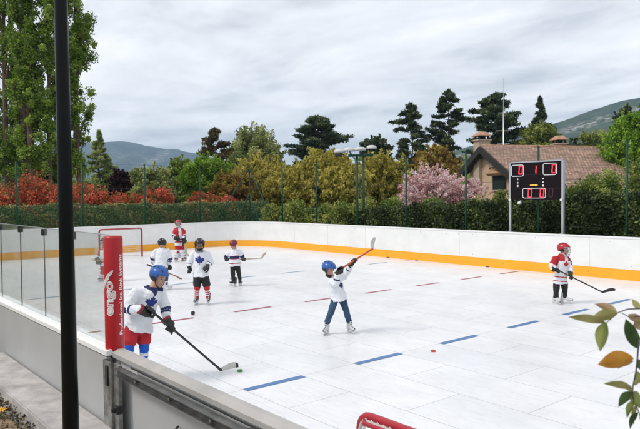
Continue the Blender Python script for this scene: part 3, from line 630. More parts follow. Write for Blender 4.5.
def digit(ch, u, v, h=.26, w_=.125, m='led'):
    x, z = P2(u, v); b = MB(); y = SY - .064; t = .040
    g = {'a': ((x, z + h / 2), (w_, t)), 'g': ((x, z), (w_, t)), 'd': ((x, z - h / 2), (w_, t)), 'f': ((x - w_ / 2, z + h / 4), (t, h / 2 - .0)), 'b': ((x + w_ / 2, z + h / 4), (t, h / 2)), 'e': ((x - w_ / 2, z - h / 4), (t, h / 2)), 'c': ((x + w_ / 2, z - h / 4), (t, h / 2))}
    for s_ in SEG[ch]:
        (cx_, cz_), (a, c_) = g[s_]; k_ = (cz_ - z) * .08; b.box((cx_ + k_, y, cz_), (a - .006, .008 + .002 * (s_ in 'adg'), c_ - .006))
    sp('digit', b, M[m])
frame_box(.04, .07, .28, .36); digit('0', .225, .205); digit('1', .49, .205)
frame_box(.655, .06, .90, .35); digit('0', .855, .20); frame_box(.265, .68, .70, .93); digit('0', .405, .805); digit('0', .635, .805); digit('0', .80, .80, m='scoredim')
for u in (.165, .655):
    for v in (.44, .53, .615):
        x, z = P2(u, v); b = MB(); b.tube([(x, SY - .060, z), (x, SY - .070, z)], .034 if v > .6 else .027, 10); sp('indicator_light', b, M['scorewhite'])
b = MB()
for k in range(5): x, z = P2(.42 + .03 * k, .60); b.box((x, SY - .064, z), (.045, .008, .035 + .01 * (k % 2)))
sp('small_caption', b, M['ledyellow'])
x, z = P2(.205, 1.06); b = MB(); b.tube([(x, SY - .04, z), (x, SY - .12, z)], [.06, .05], 12); sp('siren', b, M['scorewhite'], True)
b = MB(); b.box((x, SY, z + .03), (.03, .05, .12)); sp('siren_bracket', b, M['alu'])

# ------------------------------------------------------------------ house
hp = lat(12.7, 50.0, -0.3); hang = YAW + math.atan2(.25, .967)
ho = empty('stone_house', hp, hang); tag(ho, 'beige house with brown tiled roof, dark gable boards and two chimneys behind the hedge', 'house')
RZ = 6.43; EZ = 3.0; FZe = 4.6; Lh = 11.5; nd = -6.6; fd = 3.3            # ridge, near eave, far eave (local z), ridge along +x, near side -y
def hpart(nm, b, m, parent=None, smooth=False): return b.build(nm, m, parent or ho, smooth)
b = MB(); prof_ = [(nd + .5, 0), (nd + .5, EZ + .15), (0, RZ - .12), (fd - .4, FZe), (fd - .4, 0)]
b.loft([[Vector((x, y, z)) for y, z in prof_] for x in (.35, Lh - .35)]); hpart('wall', b, M['stucco'])
def roof_slab(y0, z0, y1, z1, nm):
    me = bpy.data.meshes.new(nm); nx = 40; ny = 14; vs = []; uv = []
    for j in range(ny + 1):
        for i in range(nx + 1):
            x = -0.25 + (Lh + .5) * i / nx; t = j / ny; sag = -.05 * math.sin(math.pi * i / nx); y = y0 + (y1 - y0) * t; z = z0 + (z1 - z0) * t + sag; vs.append((x, y, z))
    fs = [(j * (nx + 1) + i, j * (nx + 1) + i + 1, (j + 1) * (nx + 1) + i + 1, (j + 1) * (nx + 1) + i) for j in range(ny) for i in range(nx)]
    me.from_pydata(vs, [], fs); ul = me.uv_layers.new(name='UVMap'); sl = math.hypot(y1 - y0, z1 - z0)
    for p in me.polygons:
        for li in p.loop_indices:
            v = vs[me.loops[li].vertex_index]; ul.data[li].uv = (v[0], abs(v[1] - y0) / abs(y1 - y0) * sl)
    bm = bmesh.new(); bm.from_mesh(me); bmesh.ops.solidify(bm, geom=bm.faces[:], thickness=.12); bm.to_mesh(me); bm.free()
    me.materials.append(M['roof']); o = bpy.data.objects.new('roof', me); COL.objects.link(o); o.parent = ho; return o
r_near = roof_slab(0, RZ, nd, EZ, 'roof_near'); roof_slab(0, RZ + .001, fd, FZe + .1, 'roof_far')
b = MB(); b.tube([(x, 0, RZ + .03 + .02 * ((i % 2))) for i, x in enumerate(np.linspace(-.25, Lh + .25, 40))], .12, 8); hpart('ridge_tiles', b, M['terra'])
b = MB()
for (y1, z1) in ((nd, EZ), (fd, FZe + .1)):
    p0 = Vector((-.34, 0, RZ - .22)); p1 = Vector((-.34, y1, z1 - .22)); d_ = p1 - p0; n_ = Vector((0, -d_.z, d_.y)).normalized() * .24
    b.loft([[p0 + n_ + Vector((q, 0, 0)), p1 + n_ + Vector((q, 0, 0)), p1 - n_ + Vector((q, 0, 0)), p0 - n_ + Vector((q, 0, 0))] for q in (-.05, .55)])
hpart('gable_board', b, M['timber'])
b = MB(); b.box((.05, 0, RZ - .62), (.3, .9, .5)); hpart('gable_brace', b, M['timber'])
# gable window with awning
b = MB(); b.box((.33, -1.80, 3.62), (.10, 1.9, 1.15)); win = hpart('window', b, M['timber'])
b = MB(); b.box((.27, -1.80, 3.62), (.04, 1.65, .95)); hpart('pane', b, M['glassdark'], win)
b = MB(); b.box((.28, -1.75, 4.72), (.12, 2.6, .18)); hpart('lintel', b, M['timber'])
b = MB()
for k in range(9):
    y = -2.80 + k * .25; b.tube([(.30, y, 4.62), (-.12, y, 4.22)], .15, 6)
hpart('awning', b, M['terra'])
b = MB(); b.box((.26, -1.95, 3.02), (.2, 2.1, .08)); hpart('sill', b, M['stone'])
def chimney(x, y, z0, z1, w_, nm='chimney'):
    b = MB(); b.box((x, y, (z0 + z1) / 2), (w_, w_, z1 - z0)); b.box((x, y, z1 + .03), (w_ * 1.22, w_ * 1.22, .10)); c_ = hpart(nm, b, M['stone'])
    b = MB()
    for dx in (-.32, 0, .32):
        for dy in (-.32, .32): b.box((x + dx * w_ * 1.2, y + dy * w_ * 1.2, z1 + .20), (.12 * w_, .12 * w_, .26))
    b.box((x, y, z1 + .19), (w_ * .45, w_ * .45, .22)); hpart('pot_holes', b, M['timber'], c_)
    b = MB(); r0 = w_ * .62; r1 = w_ * .30
    b.loft([[Vector((x + sx * r, y + sy * r, z)) for sx, sy in ((-1, -1), (1, -1), (1, 1), (-1, 1))] for r, z in ((r0, z1 + .34), (r0, z1 + .40), (r1, z1 + .66), (r1 * .8, z1 + .70))]); hpart('chimney_hood', b, M['terra'], c_)
chimney(.55, 1.3, 3.0, 7.00, .95); chimney(7.1, .6, 4.4, 6.72, .85)
# mast behind the roof
mpz = spot(503.5, 56, -.3); ms = empty('antenna_mast', mpz, YAW); tag(ms, 'tall thin antenna mast with small crossbars rising behind the roof', 'antenna')
z1 = zat(503.5, 112, 56) + .3; z2 = zat(503.5, 78, 56) + .3
b = MB(); b.tube([(0, 0, 0), (0, 0, z1)], .05, 8); b.build('pole', M['alu'], ms, True)
b = MB(); b.tube([(0, 0, z1), (0, 0, z2)], [.022, .012], 6); b.build('whip', M['alu'], ms)
for py, w_ in ((113, .9), (131, 1.3), (144, 1.1)): z = zat(503.5, py, 56) + .3; b = MB(); b.tube([(-w_ / 2, 0, z), (w_ / 2, 0, z)], .03, 6); b.build('crossbar', M['alu'], ms)

# ------------------------------------------------------------------ goals
def goal(name, label, x, y, rz, fm='white', Wg=1.83, Hg=1.20, dep=1.0, post_r=.034, topdep=.45):
    """mouth in the local xz plane, net towards +y"""
    g = empty(name, (x, y, 0), rz); tag(g, label, 'goal', None); h = Wg / 2; R_ = .10
    b = MB(); pts = [(-h, 0, 0), (-h, 0, Hg - R_)]
    pts += [(-h + R_ - R_ * math.cos(a), 0, Hg - R_ + R_ * math.sin(a)) for a in (.4, .8, 1.2, 1.57)]
    pts += [(-p[0], p[1], p[2]) for p in pts[::-1]]; b.tube(pts, post_r, 12); b.build('goal_frame', M['red'], g, True)
    b = MB(); pts = [(-h, 0, .03), (-h, dep * .75, .03), (-h + .3, dep, .03), (h - .3, dep, .03), (h, dep * .75, .03), (h, 0, .03)]; b.tube(pts, .022, 8)
    b.build('base_frame', M[fm], g, True)
    b = MB(); b.tube([(-h + .05, 0, Hg - .02), (-h + .1, topdep, Hg - .03), (h - .1, topdep, Hg - .03), (h - .05, 0, Hg - .02)], .016, 8); b.build('top_frame', M[fm], g, True)
    # net: real cords
    b = MB(); r = .0035; nx_ = 22
    for i in range(nx_ + 1):
        u = -1 + 2 * i / nx_; xt = u * (h - .1); xb = u * (h - .2); b.tube([(u * h * .98, 0, Hg - .01), (xt, topdep, Hg - .04), (xb, dep * (1 - .1 * abs(u)), .04)], r, 3, caps=False)
    for j in range(1, 6): yy = topdep * j / 6; b.tube([(-h + .07, yy, Hg - .02), (h - .07, yy, Hg - .02)], r, 3, caps=False)
    for j in range(1, 13):
        t = j / 13; yy = topdep + (dep - topdep) * t; zz = (Hg - .04) * (1 - t) + .04 * t; b.tube([(-h, 0, zz), (-h + .08, yy * .8, zz), (-h + .12 + .1 * t, yy, zz), (h - .12 - .1 * t, yy, zz), (h - .08, yy * .8, zz), (h, 0, zz)], r, 3, caps=False)
    for s_ in (-1, 1):
        for j in range(1, 8): t = j / 8; b.tube([(s_ * h, dep * t * .75, .03), (s_ * (h - .06), topdep * t, Hg - .03)], r, 3, caps=False)
    b.build('net', M['net'], g)
    b = MB()                                     # lacing round the crossbar
    for i in range(34):
        xx = -h + .08 + i * (Wg - .16) / 33; rr = post_r + .006; b.tube([(xx + .02 * math.sin(a), rr * math.cos(a), Hg + rr * math.sin(a)) for a in (-3.0, -2.3, -1.6, -.9, -.2)], .006, 4)
    b.build('lacing', M['net'], g)
    return g
goal('hockey_goal', 'red framed hockey goal standing before the far end boards', -25.5, 10.52, math.radians(90), Wg=1.80, Hg=1.19)
g2 = goal('hockey_goal', 'red goal crossbar with laced net just inside the near boards', -2.16, 2.95, math.radians(180), fm='red', Wg=2.00, Hg=1.01, dep=.62, topdep=.06, post_r=.028)

# ------------------------------------------------------------------ pucks
def puck(x, y, m, label, z=0.0):
    b = MB(); b.tube([(x, y, z + .001), (x, y, z + .003), (x, y, z + .024), (x, y, z + .026)], [.036, .038, .038, .036], 24); o = b.build('puck', m); o.location = (0, 0, 0)
    o.data.transform(Matrix.Translation((-x, -y, 0))); o.location = (x, y, 0); tag(o, label, 'puck')
puck(-7.72, 4.89, M['puckg'], 'green puck lying at the taped stick blade of the front player')
puck(-6.67, 7.81, M['puckr'], 'red puck lying alone between the blue dashes')
o_ = onz(193, 315); b = MB(); b.ell((0, 0, .045), Vector((.045, 0, 0)), Vector((0, .045, 0)), Vector((0, 0, .045)), 20, 12); o = b.build('ball', M['black'], None, True); o.location = (float(o_[0]), float(o_[1]), 0); tag(o, 'small black ball on the ice beside the red centre line', 'ball')

# ------------------------------------------------------------------ people
LEAF = [(0, 1.0), (.18, .62), (.38, .72), (.30, .28), (.58, .55), (.66, .38), (.95, .42), (.85, .12), (1.0, 0.0), (.50, -.38), (.56, -.58), (.06, -.52), (.06, -1.0)]
LEAF = LEAF + [(-x, y) for x, y in LEAF[::-1]]
def inpoly(x, y, poly):
    c = False; j = len(poly) - 1
    for i in range(len(poly)):
        xi, yi = poly[i]; xj, yj = poly[j]
        if (yi > y) != (yj > y) and x < (xj - xi) * (y - yi) / (yj - yi + 1e-12) + xi: c = not c
        j = i
    return c
def segd(p, a, b):
    ab = b - a; t = max(0, min(1, (p - a).dot(ab) / ab.length_squared)); return (p - (a + ab * t)).length, t
def frame_of(f):
    f = Vector(f).normalized(); r = f.cross(Vector((0, 0, 1))).normalized(); u = r.cross(f).normalized(); return f, r, u

def glove(root, wrist, grip, axis, scale, cuffmat='glove', label=None, free=False):
    w_ = Vector(wrist); g = Vector(grip); ax = Vector(axis).normalized(); k = scale
    pd = (w_ - g); pd = (pd - ax * pd.dot(ax)); pd = pd.normalized() if pd.length > 1e-3 else ax.orthogonal().normalized()
    q = ax.cross(pd).normalized(); b = MB(); R_ = .030 * k
    palm = g + pd * .040 * k
    b.ell(palm, ax * .052 * k, q * .034 * k, pd * .030 * k, 14, 8)
    b.capsule(palm + pd * .015 * k + q * .012 * k, w_, .038 * k, .040 * k, 12)
    d_ = (w_ - palm).normalized(); b.tube([w_ - d_ * .02 * k, w_ + d_ * .042 * k], [.044 * k, .055 * k], 14)
    for i, ln in enumerate((.92, 1.0, .96, .80)):
        o_ = ax * (-.036 + .024 * i) * k; rr = R_ * ln * (1.35 if free else 1.1); pts = []
        for a in ((30, 80, 130, 175) if free else (35, 95, 160, 215)):
            an = math.radians(a); pts.append(g + o_ + pd * math.cos(an) * rr + q * math.sin(an) * rr * (1.3 if free else 1.05))
        for s0, s1 in zip(pts, pts[1:]): b.capsule(s0, s1, .0125 * k, .0115 * k, 8)
    pts = []
    for a in (-20, -75, -125): an = math.radians(a); pts.append(g + ax * .050 * k + pd * math.cos(an) * R_ * 1.15 + q * math.sin(an) * R_ * 1.15)
    for s0, s1 in zip(pts, pts[1:]): b.capsule(s0, s1, .0145 * k, .012 * k, 8)
    cuff_c = w_ + d_ * .04 * k
    def paint(c, n): return 1 if (Vector(c) - w_).dot(d_) > .016 * k else 0
    o = b.melt('glove', [M['glove'], M[cuffmat]], root, .0055, 1, paint)
    return o

def skate(root, ankle, toe_dir, k, style, lift=0.0, tilt=0.0):
    a = Vector(ankle); t = Vector((toe_dir[0], toe_dir[1], 0)).normalized(); up = Vector((0, 0, 1)); s_ = t.cross(up)
    Rm = Matrix.Rotation(tilt, 3, s_)          # tilt >0: toe down
    piv = Vector((a.x, a.y, lift)); 
    def W_(x, y, z): return piv + Rm @ (t * x * k + s_ * y * k + up * z * k)
    b = MB()
    b.capsule(W_(-.055, 0, .115), W_(.03, 0, .115), .040 * k, .042 * k); b.capsule(W_(.03, 0, .112), W_(.158, 0, .094), .040 * k, .029 * k)
    b.capsule(W_(-.035, 0, .13), W_(-.018, 0, .235), .046 * k, .050 * k); b.capsule(W_(.0, 0, .15), W_(.022, 0, .22), .042 * k, .036 * k)
    b.capsule(W_(.05, 0, .15), W_(.02, 0, .25), .016 * k, .020 * k)
    def paint(c, n):
        v = Rm.inverted() @ (Vector(c) - piv); x, y, z = v.dot(t) / k, v.dot(s_) / k, v.z / k
        if style == 'white':
            if z > .250 or z < .078: return 1
            return 1 if (abs(y) < .016 and x > .02 and int(z * 60 + x * 60) % 2) else 0
        if abs(y) < .018 and x > .02 and int(z * 70 + x * 60) % 2: return 1
        return 0
    mats = [M['bootwhite'], M['helblack']] if style == 'white' else [M['helblack'], M['bootwhite']]
    bt = b.melt('skate', mats, root, .008, 2, paint)
    b = MB(); 
    for x0, x1, x2, x3 in ((-.085, -.02, -.075, -.03), (.045, .13, .06, .12)):
        b.loft([[W_(p, q, z) for p, q in ((xa, -wd), (xb, -wd), (xb, wd), (xa, wd))] for xa, xb, wd, z in ((x0, x1, .03, .085), (x2, x3, .012, .045), (x2 - .01, x3 + .01, .008, .03))])
    b.loft([[W_(p, q, z) for p, q in ((-.11, -.007), (.165, -.007), (.165, .007), (-.11, .007))] for z in (.022, .036)])
    b.build('blade_holder', M['bootwhite'], bt)
    b = MB(); pr = [(-.125, .026), (-.115, .006), (-.08, .001), (.14, .001), (.175, .010), (.185, .028)]
    vs = [W_(x, s * .0022, z) for s in (-1, 1) for x, z in pr]; n = len(pr); b.add(vs, [tuple(range(n)), tuple(range(2 * n - 1, n - 1, -1))] + [(i, (i + 1) % n, (i + 1) % n + n, i + n) for i in range(n)])
    b.build('blade', M['steel'], bt); return bt

def stick(pts, shaft_m, blade_m, label, heel, toe, blade_h=.065, lift=0.0, grip_m='stickblack', tape=True, paddle=0.0, upward=None):
    """pts = [butt, heel-side end of shaft]; heel and toe of the blade, all world points"""
    butt, h = Vector([float(a) for a in pts[0]]), Vector([float(a) for a in heel]); t_ = Vector([float(a) for a in toe]); mid = (butt + h) / 2
    root = empty('hockey_stick', h); tag(root, label, 'hockey stick', None)
    d = (h - butt).normalized(); side = d.cross(t_ - h).normalized(); bn = side.cross(d).normalized()
    b = MB(); w_, th = .0135, .0105
    rings = []
    for p, s_ in ((butt, 1), (butt + d * .02, 1), (h - d * .12, 1), (h - d * .03, 1.25), (h, 1.4)):
        rings.append([p + bn * w_ * s_ * cx_ + side * th * cy_ for cx_, cy_ in ((1, 1), (-1, 1), (-1, -1), (1, -1))])
    b.loft(rings); o = b.build('shaft', M[shaft_m], root, bevel=.002); shift(o, root)
    b = MB(); b.loft([[p + bn * (w_ + .003) * cx_ + side * (th + .003) * cy_ for cx_, cy_ in ((1, 1), (-1, 1), (-1, -1), (1, -1))] for p in (butt - d * .01, butt + d * .16)]); o = b.build('grip_tape', M[grip_m], root); shift(o, root)
    if paddle:
        b = MB(); b.loft([[p + bn * .042 * cx_ + side * th * 1.2 * cy_ for cx_, cy_ in ((1, 1), (-1, 1), (-1, -1), (1, -1))] for p in (h - d * paddle, h)]); o = b.build('paddle', M[blade_m], root); shift(o, root)
    # blade: curved, rounded toe
    bd = (t_ - h); Lb = bd.length; bd.normalize(); un = (-d - bd * (-d).dot(bd)).normalized()
    b = MB(); rings = []; n = 9
    for i in range(n):
        u = i / (n - 1); c_ = h + bd * (Lb * u - .015) + side * (.028 * u * u); hh = blade_h * (.62 + .5 * min(1, u * 2)) * (1 if u < .85 else (.86 if u < .95 else .55)); lo = c_ - un * .012 * (1 - u); tt = .006 * (1.3 - .6 * u)
        rings.append([lo + side * tt, lo - side * tt, lo + un * hh - side * tt, lo + un * hh + side * tt])
    b.loft(rings); o = b.build('blade', M[blade_m], root); shift(o, root)
    if tape == 'tip':
        b = MB(); b.loft([[v + (v - sum(r_, Vector()) / 4) * .12 for v in r_] for r_ in rings[-2:]]); o = b.build('blade_tip', M['black'], root); shift(o, root)
    return root

def person(D, foot, J, label, look, front, style, k=1.0, s=None):
    """J: joints as (x across, y up in the photograph, metres nearer/farther than the feet)"""
    base = atd(foot[0], foot[1], D); base[2] = 0
    root = empty('person', base, YAW); tag(root, label, 'person'); Mi = root.matrix_basis.inverted() if False else (Matrix.Rotation(-YAW, 4, 'Z') @ Matrix.Translation(-Vector([float(a) for a in base])))
    def loc(v): px, py, dy = (*v, 0.0)[:3]; return Mi @ Vector([float(a) for a in atd(px, py, D + dy)])
    j = {n: loc(v) for n, v in J.items()}
    f, r, u = frame_of(look); hc = j['head']; hs = 1.06 * k ** .35
    A = lambda x, y, z: hc + (r * x + f * y + u * z) * hs
    # ---- body: one continuous skin
    b = MB()
    b.ell(A(0, -.005, .02), r * .076 * hs, f * .095 * hs, u * .10 * hs, 20, 14); b.ell(A(0, .02, -.035), r * .062 * hs, f * .068 * hs, u * .080 * hs, 18, 12)
    b.capsule(A(0, .085, .002), A(0, .102, -.028), .010 * hs, .014 * hs); b.ell(A(0, .055, -.100), r * .03 * hs, f * .028 * hs, u * .022 * hs)
    for s_ in (-1, 1): b.ell(A(.076 * s_, -.01, -.01), r * .012 * hs, f * .018 * hs, u * .030 * hs)
    b.capsule(A(0, .088, -.066), A(0, .080, -.07), .016 * hs, .014 * hs)
    b.capsule(A(0, -.01, -.05), j['neck'] - Vector((0, 0, .03)), .050 * k, .056 * k)
    b.capsule(j['neck'].lerp(j['pelvis'], .25), j['pelvis'], .070 * k, .09 * k)
    for q in 'LR':
        b.capsule(j['neck'].lerp(j['sh' + q], .3) - Vector((0, 0, .03)), j['sh' + q], .022 * k, .030 * k); b.capsule(j['sh' + q], j['el' + q], .034 * k, .030 * k); b.capsule(j['el' + q], j['wr' + q], .033 * k, .025 * k)
        b.capsule(j['wr' + q], j['wr' + q].lerp(j['hd' + q], .25), .022 * k, .020 * k)
        b.capsule(j['hip' + q], j['kn' + q], .068 * k, .048 * k); b.capsule(j['kn' + q], j['an' + q], .045 * k, .033 * k)
    def pf(c, n):
        v = Vector(c) - hc; x, y, z = v.dot(r) / hs, v.dot(f) / hs, v.dot(u) / hs
        if y > .05 and abs(abs(x) - .031) < .011 and abs(z - .008) < .0065: return 1
        if y > .05 and abs(abs(x) - .031) < .016 and abs(z - .030) < .004: return 3
        if y > .05 and abs(x) < .024 and abs(z + .066) < .006: return 2
        return 0
    b.melt('body', [M['skin'], M['eye'], M['lip'], M['bark']], root, .0075 if D > 10 else .006, 3, pf)
    # ---- jersey
    F_, R__, U_ = frame_of(front); sp_lo = j['pelvis'] ; sp_hi = j['neck']; ax = (sp_hi - sp_lo); Ls = ax.length; ax.normalize()
    fr = (F_ - ax * F_.dot(ax)).normalized(); ri = fr.cross(ax).normalized()
    shw = abs((j['shR'] - j['shL']).dot(ri)) / 2; hem = style.get('hem', .10) * k
    b = MB(); rings = []
    wv = style.get('bulk', 1.0)
    for (t, wx, wy) in ((-hem / Ls, .178 * k * wv, .148 * k * wv), (.0, .170 * k * wv, .140 * k * wv), (.3, .155 * k * wv, .126 * k * wv), (.6, .158 * k * wv, .122 * k), (.80, max(.15 * k, shw * .96), .118 * k), (.92, max(.115 * k, shw * .80), .105 * k), (1.0, .090 * k, .090 * k), (1.09, .066 * k, .068 * k)):
        c_ = sp_lo + ax * Ls * t if t >= 0 else sp_lo - Vector((0, 0, hem)) + fr * .01; fq = fr if t > 0 else Vector((fr.x, fr.y, fr.z * .3)).normalized(); rings.append([c_ + ri * wx * math.cos(a) + fq * wy * math.sin(a) * (1 + .03 * math.sin(5 * a + t * 5) * (t < .3)) for a in [2 * math.pi * i / 28 for i in range(28)]])
    b.loft(rings); sl = style.get('sleeve', .86)
    for q in 'LR':
        b.capsule(j['neck'].lerp(j['sh' + q], .45) - ax * .03 * k, j['sh' + q], .060 * k, .072 * k); b.capsule(j['sh' + q], j['el' + q], .074 * k, .068 * k)
        w_ = j['el' + q].lerp(j['wr' + q], sl); b.capsule(j['el' + q], w_, .067 * k, .054 * k)
    segs = [(sp_lo - ax * hem, sp_hi, .14 * k)] + [(j['sh' + q], j['el' + q], .074 * k) for q in 'LR'] + [(j['el' + q], j['wr' + q], .06 * k) for q in 'LR']
    em = style.get('emblem'); jm = [M['fabwhite'], M[style.get('c1', 'fabblue')], M[style.get('c2', 'fabred')], M[style.get('c3', 'fabnavy')]]
    def pj_(c, n):
        c = Vector(c); best = None
        for i, (a_, b_, r_) in enumerate(segs):
            dd, t = segd(c, a_, b_); dd -= r_
            if best is None or dd < best[0]: best = (dd, i, t)
        _, i, t = best; n = Vector(n)
        v = c - sp_lo; X, Y_, Z = v.dot(ri), v.dot(fr), v.dot(ax)
        if i == 0 or (abs(X) < shw * .7):
            z = (Z + hem) / (Ls + hem)
            if em and n.dot(fr) > .15:
                if inpoly((X - em.get('x', 0)) / em['s'], (Z / Ls - em['z']) * Ls / em['s'], LEAF): return em['m']
            if style.get('collar') and Z > Ls * (1.0 - (.12 * max(0, 1 - abs(X) / (.05 * k)) if Y_ > 0 else 0)): return style['collar']
            if style.get('yoke') and Z > Ls * (style.get('yoke_z', .78)) and abs(X) > .05 * k: return style['yoke']
            for z0, z1, m in style.get('stripes', []):
                if z0 < z < z1: return m
            return style.get('base', 0)
        tt = t if i in (1, 2) else 1 + t
        if style.get('yoke') and tt < .75: return style['yoke']
        for z0, z1, m in style.get('arm', []):
            if z0 < tt < z1: return m
        return style.get('base', 0)
    b.melt('jersey', jm, root, .0085 if D > 10 else .0065, 3, pj_, wrinkle=.020 * k, wscale=8)
    # ---- legs
    lg = style['legs']
    if lg == 'shorts':
        b = MB(); b.ell(j['pelvis'] - Vector((0, 0, .06)), ri * .135 * k, fr * .11 * k, Vector((0, 0, .12 * k)))
        for q in 'LR': b.capsule(j['hip' + q], j['hip' + q].lerp(j['kn' + q], .72), .088 * k, .090 * k)
        b.melt('shorts', M[style['legm']], root, .010, 3, None, .008, 9)
        for q in 'LR':
            b = MB(); kn, an = j['kn' + q], j['an' + q]; hp_ = j['hip' + q]
            b.capsule(hp_.lerp(kn, .70), kn, .066 * k, .068 * k); b.ell(kn + fr * .02, ri * .062 * k, fr * .055 * k, Vector((0, 0, .075 * k))); b.capsule(kn, kn.lerp(an, .85), .058 * k, .046 * k)
            a0, a1 = kn + (kn - an) * .35, an
            def ps(c, n, a0=a0, a1=a1):
                _, t = segd(Vector(c), a0, a1)
                for z0, z1, m in style.get('sock', []):
                    if z0 < t < z1: return m
                return 0
            b.melt('sock', [M[style['sockm']], M['fabwhite'], M['fabred'], M['sockblue']], root, .0085, 2, ps, .004, 14)
    elif lg == 'pads':
        b = MB(); b.ell(j['pelvis'] - Vector((0, 0, .03)), ri * .17 * k, fr * .14 * k, Vector((0, 0, .12 * k)))
        for q in 'LR': b.capsule(j['hip' + q], j['kn' + q], .10 * k, .08 * k); b.capsule(j['kn' + q], j['an' + q], .06 * k, .05 * k)
        b.melt('trousers', M[style['legm']], root, .011, 3)
        for q in 'LR':
            b = MB(); a0 = j['hip' + q].lerp(j['kn' + q], .62) + fr * .05; a1 = j['an' + q] + fr * .05; rings = []
            for t, w_, dd in ((0, .085, .035), (.06, .10, .05), (.35, .115, .06), (.42, .105, .05), (.7, .11, .06), (.92, .12, .07), (1.0, .10, .04)):
                c_ = a0.lerp(a1, t); rings.append([c_ + ri * w_ * k * math.cos(a) + fr * dd * k * math.sin(a) for a in [2 * math.pi * i / 16 for i in range(16)]])
            b.loft(rings); 
            def pp(c, n, a0=a0, a1=a1):
                _, t = segd(Vector(c), a0, a1); return 1 if (.36 < t < .42 or .70 < t < .75) else 0
            b.melt('leg_pad', [M['fabwhite'], M[style.get('padm', 'fabnavy')]], root, .010, 2, pp)
    else:
        b = MB(); b.ell(j['pelvis'] - Vector((0, 0, .02)), ri * .135 * k, fr * .11 * k, Vector((0, 0, .10 * k)))
        for q in 'LR':
            an = j['an' + q]; e_ = j['kn' + q].lerp(an, .80 if lg == 'jeans' else .70); b.capsule(j['hip' + q], j['kn' + q], .080 * k, .060 * k); b.capsule(j['kn' + q], e_, .058 * k, .056 * k)
        b.melt('trousers', M[style['legm']], root, .009, 3, None, .010, 12)
    # ---- skates
    for q in 'LR': skate(root, j['an' + q] if True else 0, style['toe' + q], k * style.get('shoe', 1.0), style['skate'], style.get('lift' + q, 0.0), style.get('tilt' + q, 0.0))
    # ---- helmet
    hm, hm2 = style['helmet']; me_h = bpy.data.meshes.new('helmet'); nu, nv = 44, 26; vs = []; fs = []; keep = {}
    for i in range(nv + 1):
        th = math.pi * i / nv
        for q in range(nu):
            ph = 2 * math.pi * q / nu; x = math.sin(th) * math.cos(ph); y = math.sin(th) * math.sin(ph); z = math.cos(th)
            ridge = .06 * (abs(x) < .34 and z > .1) + .035 * (z > .0 and abs(x) > .66) + .03 * (y > .55 and z < .45); 
            e_ = 1 + ridge
            vs.append(A(x * .107 * e_, y * .132 * e_ - .004, z * .118 * e_ + .022))
            keep[i * nu + q] = not ((z < -.12 and not (abs(x) > .55 and y < .62 and z > -.62) and not (y < -.3 and z > -.58)) or (y > .45 and z < .27))
    for i in range(nv):
        for q in range(nu):
            fc = (i * nu + q, i * nu + (q + 1) % nu, (i + 1) * nu + (q + 1) % nu, (i + 1) * nu + q)
            if all(keep[v] for v in fc): fs.append(fc)
    bm = bmesh.new(); bv = [bm.verts.new(v) for v in vs]
    for fc in fs:
        c_ = sum((vs[v] for v in fc), Vector()) / 4 - hc; x, y, z = c_.dot(r) / hs, c_.dot(f) / hs, c_.dot(u) / hs
        try: ff = bm.faces.new([bv[v] for v in fc])
        except ValueError: continue
        ff.material_index = 1 if ((abs(x) > .086 and z < .012 and y < .05) or (abs(x) > .085 and abs(y) < .03 and abs(z - .0) < .02) or (style.get('stripe') and abs(x) < .012 and y < .06)) else 0
        ff.smooth = True
    bmesh.ops.remove_doubles(bm, verts=bm.verts, dist=1e-5)
    for v in [v for v in bm.verts if not v.link_faces]: bm.verts.remove(v)
    bmesh.ops.recalc_face_normals(bm, faces=bm.faces); bmesh.ops.solidify(bm, geom=bm.faces[:], thickness=.012); bm.to_mesh(me_h); bm.free()
    hel = link('helmet', me_h, None, root); me_h.materials.append(M[hm]); me_h.materials.append(M[hm2])
    b = MB()
    for s_ in (-1, 1): b.tube([A(.092 * s_, .03, -.02), A(.080 * s_, .055, -.07), A(.03 * s_, .07, -.115), A(0, .072, -.122)], .007, 6)
    b.build('chin_strap', M['black'], hel)
    for s_ in (-1, 1):
        for y0 in (-.075, -.01, .055):
            x0 = .048 * s_; zz = lambda yy: .022 + .118 * 1.03 * math.sqrt(max(.01, 1 - (x0 / .107) ** 2 - ((yy + .004) / .134) ** 2))
            b = MB(); b.tube([A(x0, yy, zz(yy)) for yy in (y0 - .020, y0, y0 + .020)], [.004, .0075, .004], 8); b.build('vent', M['black' if hm != 'helblack' else 'cage'], hel, True)
    if style.get('cage'):
        b = MB(); wr = .0042
        def cg(a, h): return A(.098 * math.sin(a), .02 + .125 * math.cos(a) * (1 - .10 * abs(h - .1)), .055 - .19 * h)
        for h in (0, .2, .4, .6, .8, 1.0): b.tube([cg(a * .2, h) if h < 1 else cg(a * .2, h) * .9 + A(0, .09, -.13) * .1 for a in range(-7, 8)], wr * (1.6 if h in (0, 1.0) else 1), 4)
        for a in (-1.3, -.85, -.45, 0, .45, .85, 1.3): b.tube([cg(a, h) for h in (0, .25, .5, .75, 1.0)], wr, 4)
        b.build('face_cage', M['cage' if style['cage'] == 'silver' else 'black'], hel)
    if style.get('guard'):      # dark chin / neck guard or balaclava
        b = MB(); b.ell(A(0, .045, -.095), r * .062 * hs, f * .062 * hs, u * .040 * hs); b.melt('neck_guard', M['fabblack'], root, .008, 2)
    # ---- gloves
    for q in 'LR':
        axv = style['grip' + q]; glove(root, j['wr' + q], j['hd' + q], axv, k * style.get('gk', 1.12), style.get('cuff', 'glove'), free=style.get('free', False))
    root['_fwd'] = 0; del root['_fwd']
    return root, (lambda px, py, dy: atd(px, py, D + dy))

LT = Vector  # local vectors: x right in the photo, y away, z up
